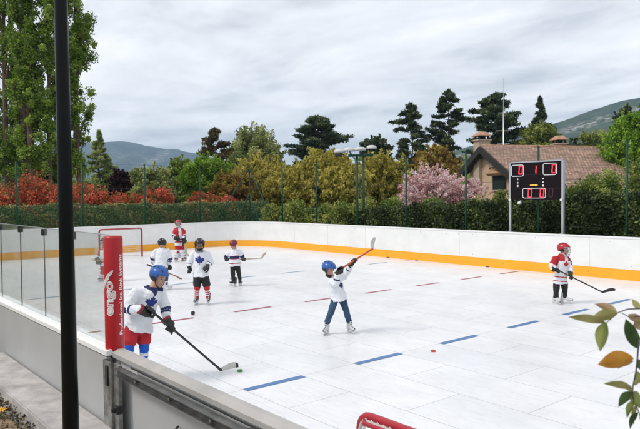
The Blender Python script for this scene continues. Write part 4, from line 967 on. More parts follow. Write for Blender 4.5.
# 1 front player
gx = (0.62, 0.45, -0.62)
person(8.68, (138, 380), dict(head=(158.8, 276.5, .02), neck=(151.5, 289, -.02), pelvis=(138.5, 322, 0), shL=(136, 293.5, -.17), shR=(160.5, 292, .13), elL=(126.5, 308, -.22), elR=(165, 308, .08), wrL=(142.5, 310.5, -.32), wrR=(167.5, 321.5, -.02), hdL=(149.8, 311.2, -.30), hdR=(170, 328, -.08),
       hipL=(132.5, 324, -.08), hipR=(144, 325, .05), knL=(129, 347, -.16), knR=(144.2, 346, -.02), anL=(124, 371, -.08), anR=(143.5, 372, .03)),
       'player in blue helmet, red shorts and blue socks bending over beside the red pad', (.80, -.42, -.42), (.72, -.62, -.25),
       dict(legs='shorts', legm='fabred', sockm='sockblue', sock=[(.42, .52, 1), (.56, .62, 1)], emblem=dict(s=.10, z=.70, m=1, x=.01), c1='fabblue', c3='fabnavy', collar=3, arm=[(.98, 1.12, 3), (1.26, 1.40, 3)], hem=.10, bulk=1.08,
            helmet=('helblue', 'black'), skate='black', toeL=(.5, -.8), toeR=(.8, -.4), gripL=gx, gripR=gx, cuff='glovered', gk=1.25), 1.06)
hl = onz(221.5, 370.5, .03); to = onz(238, 366.5, .03)
stick([atd(146.5, 306.5, 8.68 - .335)], 'stickblack', 'tapewhite', 'black hockey stick with white taped blade held by the front player in blue socks', hl, to, .075, tape='tip')
# 2 kid seen from behind, black helmet, jeans
gx = (.95, .3, -.25)
person(17.13, (162, 290), dict(head=(162.2, 243.6, .02), neck=(161.8, 249), pelvis=(160.8, 265.5), shL=(155.8, 251), shR=(167.6, 251), elL=(152.6, 258, .02), elR=(170.3, 258, .04), wrL=(154, 263, .18), wrR=(169, 264, .18), hdL=(155.5, 266.5, .24), hdR=(169.5, 268.3, .22),
       hipL=(157.8, 267), hipR=(163.8, 267), knL=(157, 277, .06), knR=(166, 277, .04), anL=(156.5, 285.5, -.02), anR=(166, 285.5, 0)),
       'child in black helmet, white jersey and jeans seen from behind, just above the front player', (.15, 1, -.15), (.1, 1, 0),
       dict(legs='jeans', legm='jeans', arm=[(.95, 1.10, 3), (1.28, 1.42, 3)], hem=.04, helmet=('helblack', 'black'), skate='white', toeL=(-.2, 1), toeR=(.95, .2), gripL=gx, gripR=gx, bulk=1.0), .98)
stick([atd(147, 264.5, 17.13 + .2)], 'stickwood', 'stickwood', 'brown wooden stick held low by the child in jeans behind the front player', atd(177.5, 276.6, 17.13 + .35), atd(182.5, 279.5, 17.13 + .40), .05)
# 3 goalie in red helmet by the far corner
gx = (.25, .1, -.9)
person(24.87, (180, 261.3), dict(head=(178.2, 223.6, 0), neck=(178.8, 228), pelvis=(179.8, 243.5), shL=(175.3, 230), shR=(182.8, 230.2), elL=(173.9, 236, -.1), elR=(184.6, 236, -.05), wrL=(176.5, 238.5, -.26), wrR=(184, 239.5, -.2), hdL=(178.5, 238.8, -.32), hdR=(183.8, 241.6, -.25),
       hipL=(177.8, 244.5), hipR=(182, 244.5), knL=(177.3, 252, -.06), knR=(182.8, 252, -.04), anL=(176.8, 258), anR=(183.3, 258)),
       'goalkeeper in red helmet and white leg pads, smallest figure near the far boards', (.55, -.8, -.1), (.5, -.85, 0),
       dict(legs='pads', legm='fabred', yoke=2, yoke_z=.45, arm=[(.9, 1.15, 3), (1.3, 1.45, 2)], stripes=[(.16, .24, 2), (.30, .36, 2)], c1='fabred', hem=.05, helmet=('helred', 'black'), cage='silver', skate='black', toeL=(-.2, -1), toeR=(.7, -.7), gripL=gx, gripR=gx, gk=1.5, shoe=1.1), 1.12)
stick([atd(183.3, 238.5, 24.6)], 'stickwood', 'tapepale', 'pale goalkeeper stick held by the goalkeeper near the far boards', atd(186.9, 255, 24.75), atd(189.6, 256.8, 24.70), .09, paddle=.5)
# 4 kid facing, leaf jersey, striped socks
person(14.8, (202, 304.6), dict(head=(199.8, 244.6, -.02), neck=(200, 250.5), pelvis=(201, 273.5), shL=(193.6, 253.5), shR=(207.0, 253.5), elL=(190.2, 262, .02), elR=(211.3, 262, .02), wrL=(189.4, 267.2, -.04), wrR=(207.6, 266.6, -.10), hdL=(188.8, 270.8, -.05), hdR=(205.5, 269.3, -.15),
       hipL=(197.4, 276), hipR=(205, 276), knL=(197.2, 288, -.04), knR=(207, 288, -.04), anL=(196.6, 299.2), anR=(208.6, 299.8)),
       'child facing forward in black helmet, blue leaf jersey and red striped socks', (0, -1, -.12), (.05, -1, 0),
       dict(legs='shorts', legm='fabblack', sockm='fabred', sock=[(.38, .46, 1), (.52, .58, 1), (.64, .72, 1)], emblem=dict(s=.115, z=.60, m=1), c1='fabblue', arm=[(1.15, 1.28, 3), (1.40, 1.50, 3)], hem=.06, helmet=('helblack', 'black'), cage='black', guard=True, skate='black',
            toeL=(-.1, -1), toeR=(.15, -1), gripL=(0, .3, -1), gripR=(.5, -.4, -.7), gk=1.05, free=True), 1.03)
# 5 kid from behind, maroon helmet, navy band
gx = (1, .05, 0)
person(17.67, (236.5, 286), dict(head=(233.7, 244.8, 0), neck=(234.2, 250), pelvis=(235, 264.5), shL=(229.6, 252), shR=(239.4, 251.8), elL=(226.6, 256, .05), elR=(242, 255.5, .05), wrL=(226.3, 258, .16), wrR=(242.8, 257.8, .14), hdL=(226.8, 259.6, .24), hdR=(243.6, 259.4, .24),
       hipL=(232.6, 266), hipR=(237.6, 266), knL=(233, 275, 0), knR=(239, 274.5, .06), anL=(233.4, 281.8, -.04), anR=(240.2, 279.8, .15)),
       'child seen from behind in maroon helmet and white jersey with navy band', (.12, 1, -.05), (.1, 1, 0),
       dict(legs='long', legm='fabblack', stripes=[(.44, .47, 2), (.47, .63, 3), (.63, .66, 2), (.155, .185, 2), (.185, .205, 3)], c1='fabnavy', arm=[(.8, 1.1, 3), (1.3, 1.6, 3)], hem=.04, helmet=('helmaroon', 'fabwhite'), stripe=False, skate='black',
            toeL=(-.45, -.5), toeR=(.2, .9), tiltL=.25, liftL=.015, gripL=gx, gripR=gx, gk=1.25), .93)
stick([atd(238.5, 259.6, 17.93)], 'tapepale', 'tapepale', 'pale stick held out level to the right by the child in the maroon helmet', atd(262, 258, 17.9), atd(267, 252.6, 17.9), .055, grip_m='stickwood')
# 6 centre kid swinging
gx = (.83, .25, .52)
person(11.54, (338, 333.6), dict(head=(328.6, 269, -.04), neck=(334, 277, -.02), pelvis=(338.8, 295.5), shL=(331.6, 281, -.12), shR=(343.5, 276.5, .10), elL=(335.5, 283, -.30), elR=(347.8, 271, .05), wrL=(337.6, 273.4, -.33), wrR=(351, 265, -.05), hdL=(339.8, 269, -.30), hdR=(354, 260.5, -.10),
       hipL=(335.4, 298, -.05), hipR=(342, 298, .05), knL=(331.5, 310.3, -.10), knR=(346, 309.8, .0), anL=(326.6, 324.4, -.05), anR=(349.8, 323.8, .04)),
       'child in blue helmet and jeans swinging a stick high in the centre of the rink', (.72, -.55, -.38), (.85, -.5, 0),
       dict(legs='jeans', legm='jeans', arm=[(1.0, 1.16, 3), (1.34, 1.5, 3)], stripes=[], emblem=dict(s=.075, z=.52, m=1), c1='fabnavy', hem=.07, bulk=1.0, helmet=('helblue', 'black'), guard=True, skate='white',
            toeL=(-.35, -.9), toeR=(.45, -.85), gripL=gx, gripR=gx, gk=1.0), .95)
stick([atd(336.5, 271.6, 11.54 - .33)], 'stickred', 'tapewhite', 'orange stick with pale taped blade raised by the child in the centre of the rink', atd(372.8, 248.6, 11.54 + .1), atd(375.2, 236.5, 11.54 + .12), .075)
# 7 right kid, maple leaf jersey
gx = (.85, .3, -.45)
person(14.45, (560.5, 304), dict(head=(563.6, 249.3, 0), neck=(562.3, 255.8), pelvis=(560.4, 279.5), shL=(555.2, 258.6, -.08), shR=(567, 259.2, .06), elL=(552, 266, -.10), elR=(570.3, 268, .0), wrL=(554.2, 269.6, -.20), wrR=(570.6, 273.6, -.10), hdL=(557.4, 270.2, -.25), hdR=(570.8, 277.2, -.16),
       hipL=(556.6, 283), hipR=(564.2, 283), knL=(556.2, 291.5, -.03), knR=(565, 291.5, 0), anL=(555.8, 298.8), anR=(564.6, 298.2)),
       'child in red caged helmet and jersey with red shoulders and red leaf', (.78, -.58, -.08), (.62, -.78, 0),
       dict(legs='long', legm='fabblack', yoke=2, yoke_z=.80, emblem=dict(s=.085, z=.66, m=2, x=.0), c1='fabred', arm=[(1.12, 1.20, 2), (1.32, 1.40, 2)], stripes=[(.09, .125, 2), (.24, .275, 2)], hem=.09, helmet=('helred', 'black'), cage='silver', skate='white',
            toeL=(.25, -.95), toeR=(.85, -.5), gripL=gx, gripR=gx, gk=1.08, bulk=1.0), 1.0)
stick([atd(552.5, 267.4, 14.45 - .29)], 'stickblack', 'stickblack', 'black stick held low to the right by the child in the red leaf jersey', atd(603.0, 292.3, 14.45 + .05), atd(615.3, 289.8, 14.45 + .06), .07)
# 8 goalie mostly behind the pad
gx = (1, .1, -.1)
person(19.1, (106, 281.6), dict(head=(104, 242.5, 0), neck=(105, 248), pelvis=(106, 264), shL=(101, 251), shR=(110.5, 251), elL=(98.6, 257), elR=(113.2, 257.5), wrL=(98, 260, -.1), wrR=(112.5, 260.5, -.14), hdL=(98.2, 262.4, -.18), hdR=(111.5, 262.8, -.2),
       hipL=(103.8, 265.5), hipR=(108.4, 265.5), knL=(102.6, 272, -.1), knR=(110.6, 272, -.08), anL=(101.6, 277.9), anR=(111.6, 277.9)),
       'player in dark helmet half hidden behind the red pad, before the far goal', (.2, -.95, -.1), (.2, -1, 0),
       dict(legs='pads', legm='fabred', padm='fabred', yoke=2, yoke_z=.88, stripes=[(.2, .28, 2), (.34, .4, 2)], arm=[(1.1, 1.3, 2)], c1='fabred', hem=.05, helmet=('helblack', 'black'), cage='silver', skate='black', toeL=(-.3, -1), toeR=(.3, -1), gripL=gx, gripR=gx, gk=1.4), 1.0)
stick([atd(113.5, 262.7, 18.9)], 'stickwood', 'tapepale', 'wooden stick held level by the player half hidden behind the red pad', atd(94.5, 260, 18.85), atd(90.8, 259.2, 18.85), .06)

# ------------------------------------------------------------------ foliage
def leaf_mesh(name, P_, size, tint, mats, stretch=1.6, upbias=0.3, parent=None, vert=0.0):
    n = len(P_); P_ = np.asarray(P_, dtype=np.float32)
    a = RNG.normal(size=(n, 3)); a[:, 2] += vert * 3 * np.sign(RNG.random(n) - 0.5); a /= np.linalg.norm(a, axis=1)[:, None]
    nn = RNG.normal(size=(n, 3)); nn[:, 2] = np.abs(nn[:, 2]) + upbias; b_ = np.cross(nn, a); b_ /= np.linalg.norm(b_, axis=1)[:, None] + 1e-9
    s = (size * (0.6 + 0.8 * RNG.random(n)))[:, None]
    A_ = a * s * stretch * 0.5; B_ = b_ * s * 0.5
    V = np.empty((n, 4, 3), dtype=np.float32); V[:, 0] = P_ - A_; V[:, 1] = P_ + B_; V[:, 2] = P_ + A_; V[:, 3] = P_ - B_
    me = bpy.data.meshes.new(name); me.vertices.add(n * 4); me.vertices.foreach_set('co', V.reshape(-1))
    me.loops.add(n * 4); me.loops.foreach_set('vertex_index', np.arange(n * 4, dtype=np.int32))
    me.polygons.add(n); me.polygons.foreach_set('loop_start', np.arange(0, n * 4, 4, dtype=np.int32)); me.polygons.foreach_set('loop_total', np.full(n, 4, dtype=np.int32))
    me.update(calc_edges=True)
    at = me.attributes.new('tint', 'FLOAT', 'FACE'); at.data.foreach_set('value', np.clip(tint, 0, 1).astype(np.float32))
    me.materials.append(mats); o = bpy.data.objects.new(name, me); COL.objects.link(o)
    if parent: o.parent = parent; KIDS.setdefault(parent.name, []).append(o)
    return o
def clumps(cent, rad, per, flat=1.0, jitter=0.18):
    """cent (k,3), rad (k,), leaves per clump -> points, tint"""
    k = len(cent); P_ = np.repeat(cent, per, axis=0); R_ = np.repeat(rad, per)
    d = RNG.normal(size=(k * per, 3)); d /= np.linalg.norm(d, axis=1)[:, None]; r = RNG.random(k * per) ** 0.5
    off = d * (r * R_)[:, None]; off[:, 2] *= flat
    ct = np.repeat(RNG.random(k), per); t = 0.5 + (ct - 0.5) * 0.75 + RNG.normal(size=k * per) * jitter
    return P_ + off, t
def blob_centres(lobes, k, shell=0.45, zmin=None):
    """points inside a union of ellipsoids, pushed to the outside; lobes: (x,y,z,rx,ry,rz)"""
    L_ = np.array(lobes, dtype=float); vol = L_[:, 3] * L_[:, 4] * L_[:, 5]; idx = RNG.choice(len(L_), size=k, p=vol / vol.sum())
    d = RNG.normal(size=(k, 3)); d /= np.linalg.norm(d, axis=1)[:, None]; r = RNG.random(k) ** shell
    c = L_[idx, :3] + d * r[:, None] * L_[idx, 3:6]
    if zmin is not None: c[:, 2] = np.maximum(c[:, 2], zmin)
    return c
LM = {}
LM['poplar'] = leafmat('leaf_poplar', [(0.08, 0.15, 0.02), (0.21, 0.33, 0.04), (0.42, 0.54, 0.10)])
LM['bright'] = leafmat('leaf_bright', [(0.08, 0.18, 0.018), (0.20, 0.36, 0.03), (0.42, 0.60, 0.07)])
LM['mid'] = leafmat('leaf_mid', [(0.06, 0.11, 0.02), (0.17, 0.25, 0.045), (0.34, 0.42, 0.08)])
LM['pale'] = leafmat('leaf_pale', [(0.12, 0.16, 0.05), (0.33, 0.37, 0.12), (0.56, 0.56, 0.22)])
LM['willow'] = leafmat('leaf_willow', [(0.17, 0.15, 0.025), (0.42, 0.36, 0.06), (0.64, 0.57, 0.14)])
LM['ochre'] = leafmat('leaf_ochre', [(0.18, 0.10, 0.025), (0.40, 0.25, 0.05), (0.50, 0.43, 0.09)])
LM['pine'] = leafmat('leaf_pine', [(0.016, 0.034, 0.018), (0.055, 0.09, 0.038), (0.18, 0.22, 0.085)], 0.2)
LM['pinewarm'] = leafmat('leaf_pine_brown', [(0.03, 0.04, 0.016), (0.11, 0.10, 0.035), (0.26, 0.17, 0.06)], 0.2)
LM['cedar'] = leafmat('leaf_cedar', [(0.14, 0.22, 0.08), (0.36, 0.44, 0.15), (0.58, 0.60, 0.25)], 0.35)
LM['purple'] = leafmat('leaf_purple', [(0.015, 0.006, 0.008), (0.040, 0.012, 0.016), (0.075, 0.025, 0.028)])
LM['photinia'] = leafmat('leaf_photinia', [(0.10, 0.14, 0.03), (0.22, 0.14, 0.03), (0.52, 0.085, 0.05), (0.70, 0.14, 0.08), (0.76, 0.32, 0.14)])
LM['hedge'] = leafmat('leaf_hedge', [(0.010, 0.018, 0.008), (0.05, 0.075, 0.02), (0.24, 0.29, 0.09)], 0.2)
LM['hedgemix'] = leafmat('leaf_hedge_mixed', [(0.04, 0.07, 0.025), (0.16, 0.20, 0.06), (0.30, 0.30, 0.11), (0.52, 0.17, 0.10)], 0.2)
LM['cherry'] = leafmat('blossom', [(0.32, 0.13, 0.11), (0.76, 0.50, 0.49), (0.90, 0.76, 0.75)], 0.3)
LM['shrub'] = leafmat('leaf_shrub', [(0.07, 0.11, 0.025), (0.22, 0.28, 0.055), (0.48, 0.48, 0.13)])

def trunk_mb(base, top, r, limbs, seed):
    rnd = random.Random(seed); b = MB(); n = 6; pts = []
    for i in range(n + 1):
        t = i / n; j = 0.02 * (top[2] - base[2]) * (1 if 0 < i < n else 0)
        pts.append(Vector([base[a] + (top[a] - base[a]) * t + (rnd.uniform(-j, j) if a < 2 else 0) for a in range(3)]))
    b.tube(pts, [r * (1.25 if i == 0 else 1 - 0.8 * i / n) for i in range(n + 1)], 8)
    for (t, tip, lr) in limbs:
        i = min(n - 1, int(t * n)); p = pts[i].lerp(pts[i + 1], t * n - i); tip = Vector([float(x) for x in tip]); mid = p.lerp(tip, 0.5) + Vector((0, 0, (tip - p).length * 0.08 * rnd.uniform(-1, 1)))
        b.tube([p, mid, tip], [lr, lr * .65, lr * .2], 5)
    return b
def tree(name, label, px, D, ytop, ybot, wpx, leaf, cat='tree', n_clump=200, per=110, lsize=0.0, lobes=None, group=None, bark='bark', flat=0.8, crad=0.10, shell=0.45, seed=1, stretch=1.6, vert=0.0, thick=None, ground=-0.3):
    """broadleaf tree; crown spans wpx wide and ytop..ybot high as seen from the rink side, at D metres"""
    base = spot(px, D, ground); zt = zat(px, ytop, D); zb = zat(px, ybot, D); Wd = wpx / F * D; H_ = zt - zb
    root = empty(name, base); tag(root, label, cat, group)
    rnd = random.Random(seed)
    if lobes is None:
        lobes = []
        for i in range(9):
            a = rnd.uniform(0, 6.28); q = rnd.uniform(0.1, 0.27) * Wd; h = rnd.uniform(0.22, 0.78)
            s = rnd.uniform(0.20, 0.30) * (1.1 - abs(h - .45) * .5)
            lobes.append((math.cos(a) * q, math.sin(a) * q, zb + h * H_ - ground, s * Wd, s * Wd, s * H_ * 0.95))
        lobes.append((0, 0, zb + .5 * H_ - ground, .36 * Wd, .36 * Wd, .44 * H_)); lobes.append((0, 0, zb + .8 * H_ - ground, .2 * Wd, .2 * Wd, .2 * H_))
    else: lobes = [(x * Wd, y * Wd, zb + z * H_ - ground, rx * Wd, ry * Wd, rz * H_) for x, y, z, rx, ry, rz in lobes]
    c = blob_centres(lobes, n_clump, shell); s = math.sqrt(Wd * H_)
    rad = s * crad * (0.6 + 0.8 * RNG.random(n_clump)); P_, t = clumps(c, rad, int(per * 1.5), flat)
    ls = lsize or max(0.05, D * 0.0023)
    # shoots that stick out of the crown, so that its outline is ragged and the sky shows through
    ns_ = int(n_clump * 1.1); c2 = blob_centres(lobes, ns_, .12); mid_ = np.array([0, 0, zb + .4 * H_ - ground]); o_ = c2 - mid_; o_ /= np.linalg.norm(o_, axis=1)[:, None] + 1e-6
    o_[:, 2] = np.abs(o_[:, 2]) * .7 + .45 + vert * .8; o_ += RNG.normal(size=o_.shape) * .25; o_ /= np.linalg.norm(o_, axis=1)[:, None]
    ln_ = s * (.05 + .10 * RNG.random(ns_)); kk = 34; uu = RNG.random((ns_, kk)) ** .8
    P3 = (c2[:, None, :] + o_[:, None, :] * (ln_[:, None] * uu)[:, :, None] + RNG.normal(size=(ns_, kk, 3)) * (s * .011)).reshape(-1, 3); t3 = np.repeat(RNG.random(ns_), kk) * .6 + .35 + RNG.normal(size=ns_ * kk) * .15
    P_ = np.concatenate([P_, P3]); t = np.concatenate([t, t3]); SH = [(c2[i], c2[i] + o_[i] * ln_[i] * 1.05) for i in range(0, ns_, 3)]
    leaf_mesh('crown', P_, ls, t, LM[leaf], stretch, parent=root, vert=vert)
    tips = c[RNG.choice(n_clump, 14)]
    th = thick or max(0.08, Wd * 0.035); top = (0, 0, zb + .75 * H_ - ground)
    tb = trunk_mb((0, 0, 0), top, th, [(rnd.uniform(.3, .95), tp, th * .4) for tp in tips], seed)
    for a_, b_ in SH: tb.tube([Vector(a_) - (Vector(b_) - Vector(a_)) * .8, Vector(b_)], [ls * .22, ls * .07], 3, caps=False)
    tb.build('trunk', M[bark], root)
    return root
def conifer(name, label, px, D, ytop, ybot, wpx, leaf='pine', style='pine', seed=1, per=70, group=None, ground=-0.3, lean=0.0, dens=1.0):
    base = spot(px, D, ground); zt = zat(px, ytop, D) - ground; zb = zat(px, ybot, D) - ground; Wd = wpx / F * D; H_ = zt - zb
    root = empty(name, base); tag(root, label, 'tree', group); rnd = random.Random(seed); cs = []; rs = []; limbs = []
    nb_ = int((40 if style == 'pine' else 60) * dens)
    for i in range(nb_):
        h = (i + rnd.random()) / nb_; a = rnd.uniform(0, 6.28)
        if style == 'pine': r = Wd * .5 * (0.55 + 0.5 * math.sin(math.pi * min(1, h * 0.9 + .15))) * rnd.uniform(.5, 1.08) * (1 - 0.7 * max(0, h - .75) / .25)
        else: r = Wd * .5 * (1 - h) ** 0.95 * rnd.uniform(.6, 1.15) + .01 * Wd
        z0 = zb + h * H_ * 0.97; rise = r * (0.12 if style == 'pine' else 0.10)
        tip = (math.cos(a) * r + lean * h, math.sin(a) * r, z0 + rise); limbs.append((z0 / zt, tip, Wd * .010))
        m = 6 if style == 'pine' else 5
        for q in range(m):
            u = (0.34 + 0.70 * (q + .5) / m) if style == 'pine' else (0.25 + .75 * (q + .5) / m)
            jw = .04 if style == 'pine' else .04 * (1.02 - h); cs.append((tip[0] * u + rnd.uniform(-jw, jw) * Wd, tip[1] * u + rnd.uniform(-jw, jw) * Wd, z0 + rise * u + rnd.uniform(-.01, .02) * H_)); rs.append(Wd * (0.095 if style == 'pine' else .070 * (1.04 - h)) * rnd.uniform(.6, 1.2))
    for q in range(5): jt = .03 if style == 'pine' else .006; cs.append((rnd.uniform(-jt, jt) * Wd, rnd.uniform(-jt, jt) * Wd, zt - q * H_ * (.02))); rs.append(Wd * (.04 if style == 'pine' else .012) + q * .006 * Wd)
    P_, t = clumps(np.array(cs), np.array(rs), int(per * .60), 0.34, 0.25)
    leaf_mesh('crown', P_, D * 0.0017, t, LM[leaf], 4.2, parent=root)
    trunk_mb((0, 0, 0), (lean, 0, zt * .98), max(.1, Wd * .032), limbs, seed).build('trunk', M['bark'], root); return root
def poplar(label, px, D, ybot, wpx, seed, trunks):
    base = spot(px, D, -0.3); root = empty('poplar_tree', base); tag(root, label, 'tree', 'poplars at the left edge of the rink'); rnd = random.Random(seed)
    zb = zat(px, ybot, D) + .3; zt = 25.0; Wd = wpx / F * D; cs = []; rs = []
    b = MB()
    for (dx, dy, r0) in trunks:
        pts = [Vector((dx * .3, dy * .3, 0))] + [Vector((dx * (0.5 + .5 * k / 8) + rnd.uniform(-.12, .12), dy + rnd.uniform(-.12, .12), 3 * k)) for k in range(1, 9)]
        b.tube(pts, [r0 * 1.5] + [r0 * (1 - .11 * k) for k in range(1, 9)], 8)
        for k in range(50):
            z = rnd.uniform(2.0, 22); a = rnd.uniform(0, 6.28); r = Wd * .5 * rnd.uniform(.35, 1.0) * (1 - max(0, z - 15) / 14) * (.55 + .45 * min(1, z / 11))
            p0 = Vector((dx, dy, z)); p1 = Vector((dx * .6 + math.cos(a) * r, dy + math.sin(a) * r, z + rnd.uniform(1.2, 2.6)))
            b.tube([p0, p0.lerp(p1, .5) + Vector((0, 0, -.2)), p1], [.06, .035, .012], 4)
            for u in (.45, .65, .8, .92, 1.05): cs.append(p0.lerp(p1, u) + Vector((rnd.uniform(-.25, .25), rnd.uniform(-.25, .25), rnd.uniform(-.3, .3)))); rs.append(rnd.uniform(.18, .42))
    cs = np.array([tuple(c) for c in cs]); rs = np.array(rs); keep = (cs[:, 2] > zb) & (cs[:, 2] < 19.5); cs, rs = cs[keep], rs[keep]
    P_, t = clumps(cs, rs, 125, 1.1); leaf_mesh('crown', P_, 0.09, t, LM['poplar'], 1.3, parent=root); b.build('trunk', M['barkpop'], root)
    return root
poplar('tall poplar with two bare brown trunks at the left edge of the photo', 6, 38, 172, 46, 11, [(0.35, 0, .20), (-.4, .5, .16)])
poplar('tall poplar with a thick brown trunk, just left of the black pole', 33, 36, 176, 42, 12, [(0.0, 0, .24), (-.55, -.2, .20), (.7, .8, .13)])
poplar('tall leafy poplar rising directly behind and right of the black pole', 66, 37, 168, 40, 13, [(0.1, 0, .15), (.5, .6, .12)])

conifer('cedar_tree', 'pale green pointed conifer standing before the blue mountain', 100, 47, 131, 208, 60, 'cedar', 'spire', 21, 80)
tree('plum_tree', 'dark purple leaved small tree right of the pointed conifer', 121, 44, 170, 206, 26, 'purple', n_clump=70, per=80, seed=22)
tree('leafy_tree', 'low bright green tree behind the left side of the tall black pole', 48, 44, 156, 200, 48, 'mid', n_clump=120, per=90, seed=23)
tree('leafy_tree', 'small pale green tree beyond the corner of the left fence', 150, 60, 166, 205, 52, 'pale', n_clump=120, per=90, seed=24)
tree('leafy_tree', 'greyish green tree behind, left of the bright green one', 178, 66, 157, 205, 34, 'mid', n_clump=110, per=90, seed=25)
tree('leafy_tree', 'vivid fresh green bushy tree left of the braced fence corner', 207, 42, 156, 210, 54, 'bright', n_clump=200, per=110, seed=26)
conifer('pine_tree', 'small dark pine sticking out left of the broad pale tree', 216, 75, 129, 182, 34, 'pinewarm', 'pine', 27, 80)
tree('broad_tree', 'broad rounded grey green tree above the middle fence posts', 255, 85, 126, 195, 72, 'pale', n_clump=260, per=110, seed=28)
tree('willow_tree', 'olive yellow willow behind the braced corner of the fence', 262, 45, 156, 214, 84, 'willow', n_clump=330, per=100, seed=29, stretch=2.4, vert=.4)
tree('willow_tree', 'ochre brown bush at the foot of the olive willow', 238, 40, 172, 215, 52, 'ochre', n_clump=170, per=90, seed=30)
tree('willow_tree', 'low golden olive willow filling the gap below the two wider ones', 292, 39.5, 168, 216, 70, 'willow', n_clump=260, per=100, seed=61, stretch=2.4, vert=.4)
tree('willow_tree', 'wide golden olive willow left of the twin lamp posts', 322, 41, 153, 216, 104, 'willow', n_clump=430, per=110, seed=31, stretch=2.4, vert=.4)
tree('willow_tree', 'ochre gold willow right of the twin lamp posts', 380, 44, 157, 216, 66, 'willow', n_clump=250, per=100, seed=32, stretch=2.4, vert=.4)
conifer('pine_tree', 'flat topped dark pine above the golden willow', 318, 80, 117, 166, 58, 'pine', 'pine', 33, 110, dens=1.3)
tree('dark_tree', 'dark bare twigged evergreen behind the lamp heads', 377, 72, 137, 175, 40, 'pine', n_clump=80, per=60, seed=34)
conifer('pine_tree', 'ragged dark pine left of the tallest pair', 411, 70, 104, 172, 38, 'pine', 'pine', 35, 90, dens=1.1)
conifer('pine_tree', 'tall open dark pine above the cherry blossom', 449, 72, 91, 165, 40, 'pine', 'pine', 36, 90, dens=1.1)
conifer('pine_tree', 'broad dense dark pine behind the house chimney', 496, 78, 94, 160, 60, 'pine', 'pine', 37, 130, dens=1.7)
conifer('pine_tree', 'thin wispy pointed conifer right of the mast', 540, 85, 97, 150, 36, 'pine', 'spire', 38, 34)
tree('leafy_tree', 'yellowish brown tree between the tall pines and the cherry', 438, 62, 146, 185, 52, 'ochre', n_clump=150, per=90, seed=39)
tree('leafy_tree', 'yellow green tree peeping over the roof ridge', 537, 75, 124, 165, 52, 'shrub', n_clump=150, per=90, seed=40)
tree('leafy_tree', 'small dark round tree beside the second chimney', 574, 72, 138, 165, 22, 'hedge', n_clump=60, per=70, seed=41)
tree('leafy_tree', 'yellow green tree under the hill right of the roof', 595, 85, 132, 175, 52, 'shrub', n_clump=150, per=90, seed=42)
tree('leafy_tree', 'large fresh green tree at the right edge, under the hill', 636, 50, 108, 195, 66, 'bright', n_clump=300, per=110, seed=43)
tree('dark_tree', 'dark sparse evergreen above the large right hand tree', 622, 95, 106, 145, 22, 'pine', n_clump=45, per=60, seed=44)
tree('leafy_tree', 'dark green tree beyond the right edge, past the large fresh green one', 668, 58, 102, 190, 50, 'mid', n_clump=170, per=100, seed=45)
tree('cherry_tree', 'cherry tree covered in pink blossom left of the house', 431, 33.5, 167, 214, 88, 'cherry', n_clump=330, per=50, seed=46, crad=.05, shell=.7, lsize=.07, stretch=1.1)
tree('cherry_tree', 'smaller pink blossom tree directly before the house gable', 470, 34.5, 178, 212, 48, 'cherry', n_clump=170, per=36, seed=47, crad=.055, shell=.8, lsize=.07, stretch=1.1)

def shrub(name, label, px, D, ytop, wpx, leaf, seed, n=70, per=90, cat='bush', group=None, ls=None):
    base = spot(px, D, -0.3); zt = zat(px, ytop, D) + .3; Wd = wpx / F * D; rnd = random.Random(seed); root = empty(name, base); tag(root, label, cat, group)
    lobes = [(rnd.uniform(-.3, .3) * Wd, rnd.uniform(-.25, .25) * Wd, zt * rnd.uniform(.25, .72), Wd * .27, Wd * .27, zt * .27) for _ in range(6)] + [(0, 0, zt * .45, Wd * .36, Wd * .36, zt * .5)]
    c = blob_centres(lobes, n, .45, 0.1); rad = (.1 + .12 * RNG.random(n)) * math.sqrt(Wd * zt); P_, t = clumps(c, rad, int(per * 1.9), .9); leaf_mesh('foliage', P_, ls or D * .0023, t, LM[leaf], 1.6, parent=root)
    b = MB()
    for k in range(6):
        tp = c[k]; b.tube([(0, 0, 0), (tp[0] * .5, tp[1] * .5, tp[2] * .5), tuple(tp)], [.04, .03, .01], 5)
    b.build('stem', M['bark'], root); return root
def red_D(px, D):
    d = ray(px, 195); return -(33.6 + (D - 36) * .5) / d[0] * np.dot(d, fw0)
red_labels = ['red leaved bush at the left edge of the photo', 'red bush left of the black pole, below the poplar trunks', 'red orange bush just right of the black pole', 'low red bush left of the pointed conifer', 'scarlet bush below the pointed conifer', 'low red bush in front of the purple tree', 'small red bush behind the second left fence post', 'red bush below the vivid green tree', 'red orange bush between vivid green tree and braced corner']
for i, (px, yt, w_, D) in enumerate([(3, 179, 48, 36), (32, 175, 56, 37), (66, 180, 50, 35), (88, 182, 40, 36.5), (110, 179, 44, 36), (130, 189, 34, 35.5), (156, 190, 44, 37), (203, 190, 40, 36), (231, 194, 34, 35)]):
    shrub('photinia_bush', red_labels[i], px, red_D(px, D), yt, w_, 'photinia', 50 + i, 120, 80, group='red leaved bushes behind the left hedge')
